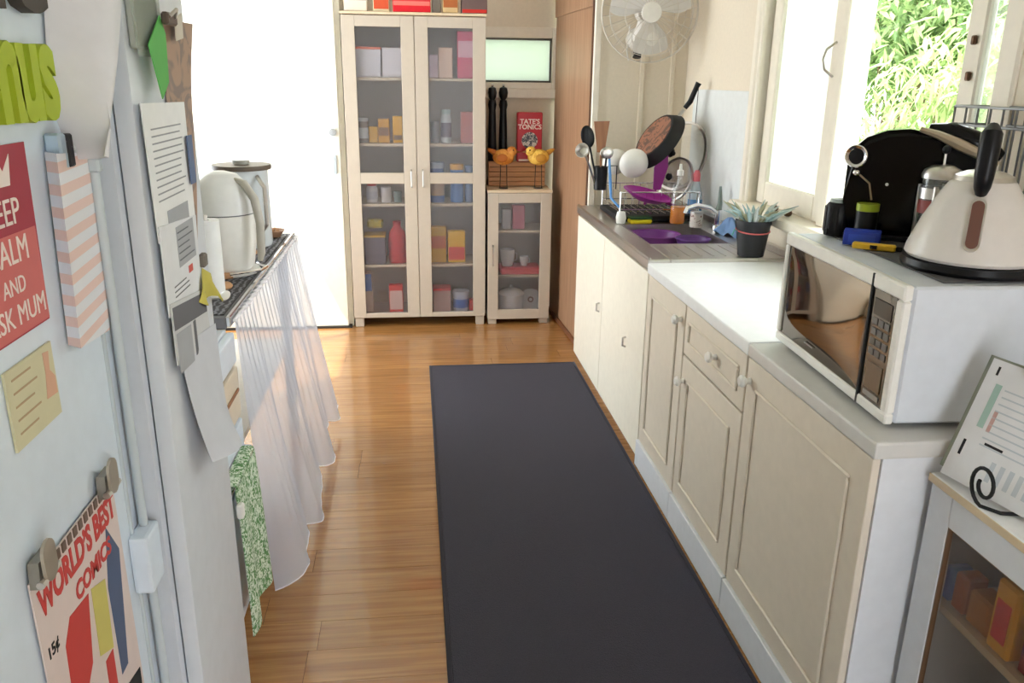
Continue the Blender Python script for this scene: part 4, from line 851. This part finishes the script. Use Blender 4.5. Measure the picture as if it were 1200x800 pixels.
MB().box(.0016, .0021, .03, .055, .07, .082).build('red_stamp', C('stamp_red', 206, 90, 80, .7), pB); lines(pB, ink, -.06, .04, [.05+.008*k for k in range(3)], .002)
pC, o = sheet('newspaper_clipping', 'newspaper clipping with dark heading bar under the notice', 'paper', BX+.012, [(1.268, 1.115), (1.490, 1.085), (1.470, 1.190), (1.268, 1.215)], C('newsprint', 206, 206, 208, .85))
MB().prism([(-.10, .085), (.10, .062), (.10, .098), (-.10, .122)], .0005, T1((.0016, 0, 0))).build('heading_bar', C('heading_grey', 108, 108, 114, .8), pC)
MB().prism([(-.095, .012), (-.01, .006), (-.01, .07), (-.095, .078)], .0005, T1((.0016, 0, 0))).build('picture_panel', C('table_grey', 170, 172, 178), pC); MB().box(.0016, .002, .005, .02, .01, .07).build('column_rule', ink, pC)
t = thing('curled_flyer', 'curled grey flyer hanging lowest on the pantry unit', 'paper', (BX+.001, 1.40, .895))
def cf(u, v):
    y = -.095+.20*u+.03*(1-v)*(.5-u)+.018*(1-v); z = .22*v-.02*u*(1-v)*0+(.018*(1-u)); return Vector((.008+.05*(1-v)**2*math.sin(PI*(.15+.8*u))+.01*u, y, z))
MB().grid(cf, 12, 14, .001).build('sheet', C('flyer_grey', 206, 208, 216, .8), t, True)
t = thing('plastic_pocket', 'clear plastic pocket with grey slips high on the pantry unit', 'pocket', (BX+.001, 1.325, 1.585)); MB().box(0, .012, -.065, .05, .0, .11, .003).build('slips', C('slip_grey', 176, 180, 172, .7), t); MB().box(.012, .014, -.07, .055, -.01, .125, .001).build('pocket', pane_mat('pocket_film', (.95, .97, .95), .7, (.7, .74, .7), .2), t); MB().box(.0141, .016, -.06, .05, .10, .112).build('dark_edge', C('slip_dark', 70, 84, 80, .6), t)
t, o = sheet('green_card', 'bright green pointed card hanging from a clip on the pantry unit', 'card', BX+.020, [(p_.y, p_.z) for p_ in (at(190, 116, x=BX+.02), at(173, 52, x=BX+.02), at(186, 18, x=BX+.02), at(193, 40, x=BX+.02), at(197, 96, x=BX+.02))], C('card_green', 92, 178, 88, .6))
t = thing('black_clip', 'dark clip holding the green card', 'clip', (BX+.021, 1.36, 1.622)); MB().box(0.001, .012, -.008, .045, 0, .018, .003).build('jaw', C('clip_brown', 96, 80, 74, .5), t); MB().tube([(.012, .0, .012), (.02, .012, .022), (.012, .03, .012)], .003, 6).build('wire_grip', steel, t, True)
t = thing('printed_calendar', 'brown and blue printed pamphlet sticking out past the pantry edge', 'pamphlet', (BX+.001, 1.53, 1.25)); OB = Vector((BX+.001, 1.53, 1.25))
pq = [at(px, py, x=BX+xx) for px, py, xx in ((190, 22, .003), (224, 28, .012), (205, 292, .003), (232, 288, .006))]
def pf(u, v):
    p = pq[2].lerp(pq[3], u).lerp(pq[0].lerp(pq[1], u), v); p.x += .004*math.sin(7*v)*u*v; return p-OB
MB().grid(pf, 8, 14, .0012).build('sheet', blotch('pamphlet_print', srgb(172, 142, 124), srgb(140, 122, 116), 16, .55), t, True)
p = at(222, 180, x=BX+.013)-OB; MB().box(p.x, p.x+.002, p.y-.012, p.y+.02, p.z-.05, p.z+.03, .0005).build('blue_panel', C('pamphlet_blue', 96, 112, 146, .7), t)
t = thing('paper_slip', 'torn cream slip on the upper corner of the brown pamphlet', 'paper', (BX+.018, at(206, 48, x=BX+.018).y, at(206, 48, x=BX+.018).z)); MB().prism([(0, 0), (.045, .006), (.05, .045), (.02, .038), (.004, .04)], .001, T1((0, 0, 0))).build('slip', C('slip_cream', 206, 196, 184, .8), t)
t = thing('yellow_cloth', 'yellow rag clipped to the far edge of the pantry unit', 'cloth', (BX+.004, 1.578, 1.10))
yq = [at(px, py, x=BX+.014) for px, py in ((233, 354), (259, 350), (237, 314), (247, 320))]; OB = Vector((BX+.004, 1.578, 1.10))
def yf(u, v):
    p = yq[0].lerp(yq[1], u).lerp(yq[2].lerp(yq[3], u), v); p.x += .008*math.sin(9*u+3*v)*(1-v); p.z -= .008*math.sin(7*u)*(1-v); return p-OB
MB().grid(yf, 12, 10, .001).build('cloth', C('rag_yellow', 202, 190, 92, .85), t, True)
p = at(238, 306, x=BX+.014)-OB; MB().box(p.x-.006, p.x+.006, p.y-.01, p.y+.012, p.z-.01, p.z+.014, .003).build('peg', C('peg_grey', 120, 112, 104, .5), t)
p = at(264, 346, x=BX+.014)-OB; MB().ball(p, .010, .9, 2.4, .8, 12).build('white_tag', whitep, t, True)
# ================================================================== left bench, drawers, towel, curtain
TX = -.54; TZ = .90
bn = thing('side_bench', 'long bench behind the voile curtain with a chrome front edge', 'bench', (0, 0, 0))
MB().box(-1.40, TX, 2.30, 3.64, TZ-.035, TZ, .003).build('top', C('bench_grey', 120, 120, 124, .5), bn)
MB().box(TX, TX+.014, 2.30, 3.64, TZ-.028, TZ+.003, .003).build('edge_strip', chrome, bn)
for y in (2.34, 3.57):
    for x in (-1.36, TX-.06): MB().box(x, x+.04, y, y+.04, 0, TZ-.0355, .003).build('leg', trim_m, bn)
MB().box(-1.35, TX-.03, 2.4, 3.58, .42, .44).build('lower_shelf', trim_m, bn)
def wave_mat():
    m, nt, p = nmat('black_wave_mat'); L = nt.links.new; tc = nt.nodes.new('ShaderNodeTexCoord'); wv = nt.nodes.new('ShaderNodeTexWave'); wv.inputs['Scale'].default_value = 16; wv.inputs['Distortion'].default_value = 5; wv.inputs['Detail Scale'].default_value = 2.5
    L(tc.outputs['Object'], wv.inputs[0]); r = nt.nodes.new('ShaderNodeValToRGB'); r.color_ramp.elements[0].color = (*srgb(30, 30, 36), 1); r.color_ramp.elements[1].color = (*srgb(120, 120, 128), 1); r.color_ramp.elements[0].position = .45; r.color_ramp.elements[1].position = .75
    L(wv.outputs['Fac'], r.inputs[0]); L(r.outputs[0], p.inputs['Base Color']); p.inputs['Roughness'].default_value = .6; return m
tag(MB().box(-1.05, TX-.008, 2.325, 3.60, TZ+.0005, TZ+.004, .001).build('bench_mat', wave_mat()), 'black wavy patterned mat covering the side bench', 'mat')
ZB = TZ+.0045
def bp(px, py, y): p = at(px, py, y=y); return p
# white jug
jg = thing('electric_jug', 'big white domed electric jug with curved handle on the black mat', 'jug', (-.645, 2.86, ZB))
MB().lathe([(0, .001), (.10, .001), (.108, .010), (.104, .016), (0, .016)], 32).build('base_plate', whitep, jg, True)
MB().lathe([(0, .017), (.080, .017), (.090, .03), (.104, .12), (.106, .205), (0, .205)], 36).build('body', whitep, jg, True)
MB().lathe([(.107, .209), (.104, .25), (.088, .30), (.055, .335), (.02, .345), (0, .346)], 36).build('dome_lid', C('jug_white', 226, 226, 224, .3), jg, True)
MB().lathe([(.1055, .2055), (.107, .206), (.107, .2085), (.1055, .2088)], 36).build('seam', ink, jg, True)
MB().tube([(.055, -.03, .318), (.085, -.045, .31), (.118, -.06, .26), (.132, -.068, .18), (.128, -.066, .08), (.122, -.064, .055)], [.010, .013, .014, .014, .013, .009], 10).build('handle', C('handle_stone', 190, 186, 176, .4), jg, True)
MB().tube([(-.015, -.104, .19), (-.012, -.096, .03)], .0022, 6).build('panel_line', ink, jg, True)
MB().tube([(.03, -.12, .020), (.12, -.06, .020), (.13, .0, .020), (.09, .05, .020)], .005, 8).build('base_ring', chrome, jg, True)
# canister
cn = thing('steel_canister', 'white and steel canister with a dark wooden lid behind the jug', 'canister', (-.672, 3.36, ZB))
MB().lathe([(0, .001), (.095, .001), (.098, .01), (.098, .30), (0, .30)], 32).build('body', C('canister_white', 214, 220, 224, .25), cn, True)
MB().lathe([(0, .3005), (.112, .3005), (.114, .308), (.112, .318), (0, .318)], 32).build('lid', C('lid_brown', 96, 84, 72, .4), cn, True); MB().lathe([(0, .319), (.03, .319), (.034, .335), (0, .337)], 20).build('knob', C('glass_knob', 190, 190, 184, .2), cn, True)
MB().tube([(.07, -.075, .28), (.10, -.105, .24), (.10, -.105, .10), (.07, -.075, .06)], .008, 8).build('handle', steel, cn, True); MB().ball((.03, -.097, .23), .018, 1, .4, 1).build('badge', steel, cn, True)
# paper roll
pr = thing('paper_roll', 'white paper towel roll standing before the jug', 'paper roll', (-.625, 2.53, ZB))
MB().lathe([(.012, .004), (.040, .004), (.040, .235), (.012, .235), (.012, .004)], 24).build('roll', C('towel_paper', 238, 238, 236, .9), pr, True); MB().lathe([(0, .0005), (.045, .0005), (.045, .0035), (0, .0035)], 24).build('foot', steel, pr); MB().cyl(.008, .0036, .25).build('post', steel, pr, True)
for i, (px, py) in enumerate(((264, 325), (258, 338), (290, 298))):
    p = at(px, py, z=ZB); t = tag(MB().lathe([(0, .001), (.035, .001), (.04, .008), (.034, .016), (0, .018)], 20).build('cork_coaster', C('cork', 196, 150, 110, .85), None, True, (p.x, p.y, ZB)), ['cork coaster lying between the jug and the paper roll', 'cork coaster nearest the paper roll', 'cork coaster under the jug handle'][i], 'coaster', 'cork coasters')
# dried flowers / nuts tray at the far end
t = thing('nut_bowl', 'shallow brown bowl at the far end of the side bench', 'bowl', (-.60, 3.53, ZB)); MB().lathe([(0, .001), (.03, .001), (.05, .03), (.046, .03), (.028, .006), (0, .006)], 20).build('bowl', C('bowl_brown', 150, 112, 84, .6), t, True)
for k in range(9): a = k*.7; MB().ball((.028*math.cos(a)*(k % 3)/2, .028*math.sin(a)*(k % 3)/2, .026), .011, 1, 1, .9, 8).build('nut', C('nut', 166, 120, 80, .7), t, True)
# cooker with drawers
ck = thing('white_cooker', 'white cooker with cream drawer front between the pantry unit and the bench', 'cooker', (0, 0, 0))
MB().box(-1.15, TX+.0, 1.60, 2.292, .03, .868, .004).build('body', enamel2, ck)
for z0, z1, m_ in ((.775, .862, enamel), (.615, .762, C('cream_enamel', 226, 212, 190, .35)), (.45, .602, enamel), (.06, .437, enamel)): MB().box(TX+.001, TX+.024, 1.603, 2.289, z0, z1, .006, 2).build('drawer_front', m_, ck)
MB().box(TX+.024, TX+.03, 1.63, 2.26, .695, .705, .002).build('brown_trim', C('trim_brown', 150, 104, 70, .5), ck)
MB().tube([(TX+.024, 1.68, .525), (TX+.05, 1.69, .528), (TX+.05, 2.24, .528), (TX+.024, 2.25, .525)], .007, 8).build('rail_handle', chrome, ck, True)
# green towel over the rail
def gtowel():
    t = thing('tea_towel', 'green and white patterned tea towel hanging from the cooker rail', 'towel', (TX+.05, 2.09, .095))
    def tf(u, v):
        y = -.13+.25*u+.012*math.sin(3*v)+.02*(1-v)*(u-.5); z = .045*(1-v)*(1-u)*0+.44*v+.02*math.sin(2.5*u)*(1-v); return Vector((.016+.010*math.sin(9*u)*(1.2-v)+.012*(1-v), y, z))
    MB().grid(tf, 20, 16, .004).build('front_fall', blotch('towel_green', srgb(92, 138, 82), srgb(214, 226, 206), 75, .5, .9), t, True)
    MB().grid(lambda u, v: Vector((.019*math.cos(PI*v)-.003, -.13+.25*u, .442+.006*math.sin(PI*v)+.004)), 16, 6).build('top_fold', MATS['towel_green'], t, True)
    MB().box(.012, .03, -.14, -.115, .36, .40, .004).build('hanging_tag', whitep, t)
gtowel()
# voile curtain
def curt(u, v):                                        # u along the bench, v from hem (0) to top (1)
    y = 2.315+1.32*u; d = 1-v; w3 = (u*3.2) % 1.0
    hem = .012+.075*(.5-.5*math.cos(2*PI*min(1, w3*1.0)))+.05*u
    z = hem+(TZ-.012-hem)*v
    fl_ = (.055+.11*min(1, u/.07))*(1-.12*u)+.022*math.cos(2*PI*3.2*u-.6)
    fold = .012*d*math.sin(2*PI*7*u+1.7*math.sin(6*u))+.004*(.3+v)*math.sin(2*PI*26*u+2*math.sin(11*u))
    return Vector((TX+.022+(fl_-.02)*d**1.1+fold, y-.03*d*(1-u), z))
cu = thing('voile_curtain', 'sheer white gathered curtain hanging from the side bench to the floor', 'curtain', (0, 0, 0))
MB().grid(curt, 200, 30).build('cloth', voile, cu, True)
MB().tube([curt(k/120, 0) for k in range(121)], .0022, 5).build('hem', C('hem_white', 236, 234, 240, .8), cu, True)
MB().tube([curt(k/60, 1)+Vector((.0, 0, .0)) for k in range(61)], .006, 6).build('heading_tape', C('hem_white', 236, 234, 240), cu, True)
# ================================================================== wall fan
fc = at(762, 14, y=4.36)
fn = thing('wall_fan', 'white oscillating wall fan above the sink corner', 'fan', (fc.x, 4.36, fc.z))
fw = C('fan_white', 226, 222, 214, .4); fg = C('fan_guard', 206, 198, 186, .4)
ax = Vector((-.10, -1, -.10)).normalized()
Q = Vector((0, 0, 1)).rotation_difference(ax).to_matrix().to_4x4()
MB().lathe([(0, .055), (.048, .055), (.052, .045), (.048, .035), (0, .035)], 28, (0, 0, 0), ax).build('hub_cap', fw, fn, True)
FRd = .245
b = MB()
for r_, z in ((FRd, 0), (FRd*.86, .035), (FRd*.55, .05), (FRd, -.02), (FRd*.8, -.06)): b.tube([Q @ Vector((r_*math.cos(2*PI*k/40), r_*math.sin(2*PI*k/40), z)) for k in range(40)], (.0016 if r_ < FRd else .0028), 5, True)
b.build('guard_rings', fg, fn, True)
for k in range(28):
    a = 2*PI*k/28; c_, s_ = math.cos(a), math.sin(a)
    MB().tube([Q @ Vector((.05*c_, .05*s_, .05)), Q @ Vector((FRd*.6*c_, FRd*.6*s_, .05)), Q @ Vector((FRd*.88*c_, FRd*.88*s_, .032)), Q @ Vector((FRd*c_, FRd*s_, -.01)), Q @ Vector((FRd*.8*c_, FRd*.8*s_, -.06)), Q @ Vector((.06*c_, .06*s_, -.07))], .0010, 4).build('guard_wire', fg, fn, True)
for k in range(3):
    a0 = 2*PI*k/3+.5
    def bl(u, v, a0=a0): r_ = .04+.165*u; a = a0+(v-.5)*(.9+.35*math.sin(PI*u)); return Q @ Vector((r_*math.cos(a), r_*math.sin(a), .012-.035*(v-.5)))
    MB().grid(bl, 8, 6, .002).build('blade', C('fan_blade', 214, 210, 204, .35), fn, True)
MB().lathe([(0, -.17), (.045, -.165), (.062, -.13), (.062, -.08), (.05, -.07), (0, -.07)], 24, (0, 0, 0), ax).build('motor', fw, fn, True)
MB().tube([Q @ Vector((0, 0, -.12)), Vector((.0, .14, -.06)), Vector((.0, .19, -.10)), Vector((0, .205, -.12))], [.03, .03, .034, .036], 12).build('neck', fw, fn, True)
MB().lathe([(0, 0), (.06, 0), (.058, .03), (.04, .045), (0, .045)], 24, (0, .2395, -.12), (0, -1, 0)).build('wall_mount', fw, fn, True)
MB().ball((.012, .03, -.125), .055, 1, .7, 1.0).build('switch_box', fw, fn, True)
MB().cyl(.022, 0, .03, (-.04, .06, -.19), 14, (-.1, -.3, -1)).build('switch', blackp, fn, True)
MB().tube([(-.05, .20, -.05), (-.055, .225, -.18), (-.04, .235, -.23)], .004, 6).build('cord', fw, fn, True)
# ================================================================== grey bag slipped between the panel and the sink cupboard
t = thing('plastic_bag', 'grey plastic bag stuffed between the timber panel and the sink cupboard', 'bag', (.945, 4.566, .0))
MB().grid(lambda u, v: Vector((-.02+.05*u+.006*math.sin(20*v), -.008+.008*math.sin(5*u+9*v), .02+.40*v)), 6, 14, .003).build('bag', C('bag_grey', 120, 124, 130, .4), t, True)
# ================================================================== garden outside the window
struct(MB().box(1.75, 26, -6, 26, -.8, -.6).build('ground', C('lawn', 96, 130, 60, .95, scale=3, var=.3)))
leafm = []
for nm, c1, c2 in (('leaf_mid', (104, 134, 84), (170, 190, 130)), ('leaf_bright', (150, 176, 110), (204, 216, 164)), ('leaf_deep', (84, 110, 80), (140, 164, 116))):
    m, nt, p = nmat(nm); L = nt.links.new; g = nt.nodes.new('ShaderNodeNewGeometry'); mx = nt.nodes.new('ShaderNodeMix'); mx.data_type = 'RGBA'; mx.inputs[6].default_value = (*srgb(*c1), 1); mx.inputs[7].default_value = (*srgb(*c2), 1)
    L(g.outputs['Random Per Island'], mx.inputs[0]); L(mx.outputs[2], p.inputs['Base Color']); p.inputs['Roughness'].default_value = .5
    tl = nt.nodes.new('ShaderNodeBsdfTranslucent'); L(mx.outputs[2], tl.inputs[0]); ms = nt.nodes.new('ShaderNodeMixShader'); ms.inputs[0].default_value = .4
    L(p.outputs[0], ms.inputs[1]); L(tl.outputs[0], ms.inputs[2]); L(ms.outputs[0], nt.nodes['Material Output'].inputs[0]); leafm.append(m)
bark = C('bark', 132, 108, 84, .9, scale=12, var=.25)
def tree(label, x, y, h, crown, nl, mi, ll=.2, lw=.05, droop=.5, name='garden_tree'):
    t = thing(name, label, 'tree', (x, y, -.6)); rnd = random.Random(int(x*100+y*10))
    MB().tube([(0, 0, 0), (.05, .03, h*.35), (-.03, .05, h*.7)], [.09, .06, .03], 8).build('trunk', bark, t, True)
    cl = []
    for k in range(26):
        a = rnd.uniform(0, 2*PI); el = rnd.uniform(-.9, 1); rr = rnd.uniform(.35, .95)
        q = Vector((math.cos(a)*crown[0]*rr*math.sqrt(max(0, 1-el*el)), math.sin(a)*crown[1]*rr*math.sqrt(max(0, 1-el*el)), h+crown[2]*el*rr)); cl.append(q)
        if k < 9: MB().tube([(0, .04, h*.45), Vector((0, .04, h*.55)).lerp(q, .5)+Vector((0, 0, .1)), q], [.03, .018, .006], 6).build('branch', bark, t, True)
    vs = []; fs = []
    for k in range(nl):
        c = rnd.choice(cl)+Vector((rnd.gauss(0, .22), rnd.gauss(0, .22), rnd.gauss(0, .20)))
        d = Vector((rnd.gauss(0, 1), rnd.gauss(0, 1), rnd.gauss(-droop, .6))).normalized(); sd_ = d.cross(Vector((rnd.gauss(0, .5), rnd.gauss(0, .5), 1))).normalized()
        L = ll*rnd.uniform(.7, 1.3); W_ = lw*rnd.uniform(.7, 1.3); i = len(vs); dn = Vector((0, 0, -L*.18))
        vs += [c, c+d*L*.45+sd_*W_, c+d*L+dn, c+d*L*.45-sd_*W_]; fs += [(i, i+1, i+2), (i, i+2, i+3)]
    me = bpy.data.meshes.new('leaves'); me.from_pydata([tuple(v) for v in vs], [], fs); me.materials.append(leafm[mi]); o = bpy.data.objects.new('leaves', me); COL.objects.link(o); o.parent = t; o['kind'] = 'stuff'
tree('leafy green tree straight out of the open window', 4.3, 7.3, 2.5, (1.1, 1.3, 1.1), 7000, 0, .12, .022)
tree('pale bright shrub low in the middle of the open window', 3.9, 5.9, 1.7, (.6, .7, .75), 4000, 1, .14, .016, .9, 'garden_shrub')
tree('darker tree behind the pale shrub outside', 6.6, 9.2, 3.0, (1.6, 1.8, 1.3), 7000, 2, .16, .03)
tree('slender tree seen in the narrow gap at the right of the window', 4.2, 4.8, 2.3, (.8, .7, 1.1), 4000, 1, .12, .022)
tree('green tree behind the frosted window pane', 3.6, 8.6, 2.2, (1.0, 1.2, 1.2), 4000, 0, .14, .028)
tree('broad leafed shrub under the open window', 3.3, 6.4, 1.1, (.8, .9, .6), 4000, 0, .14, .024, .6, 'garden_shrub')
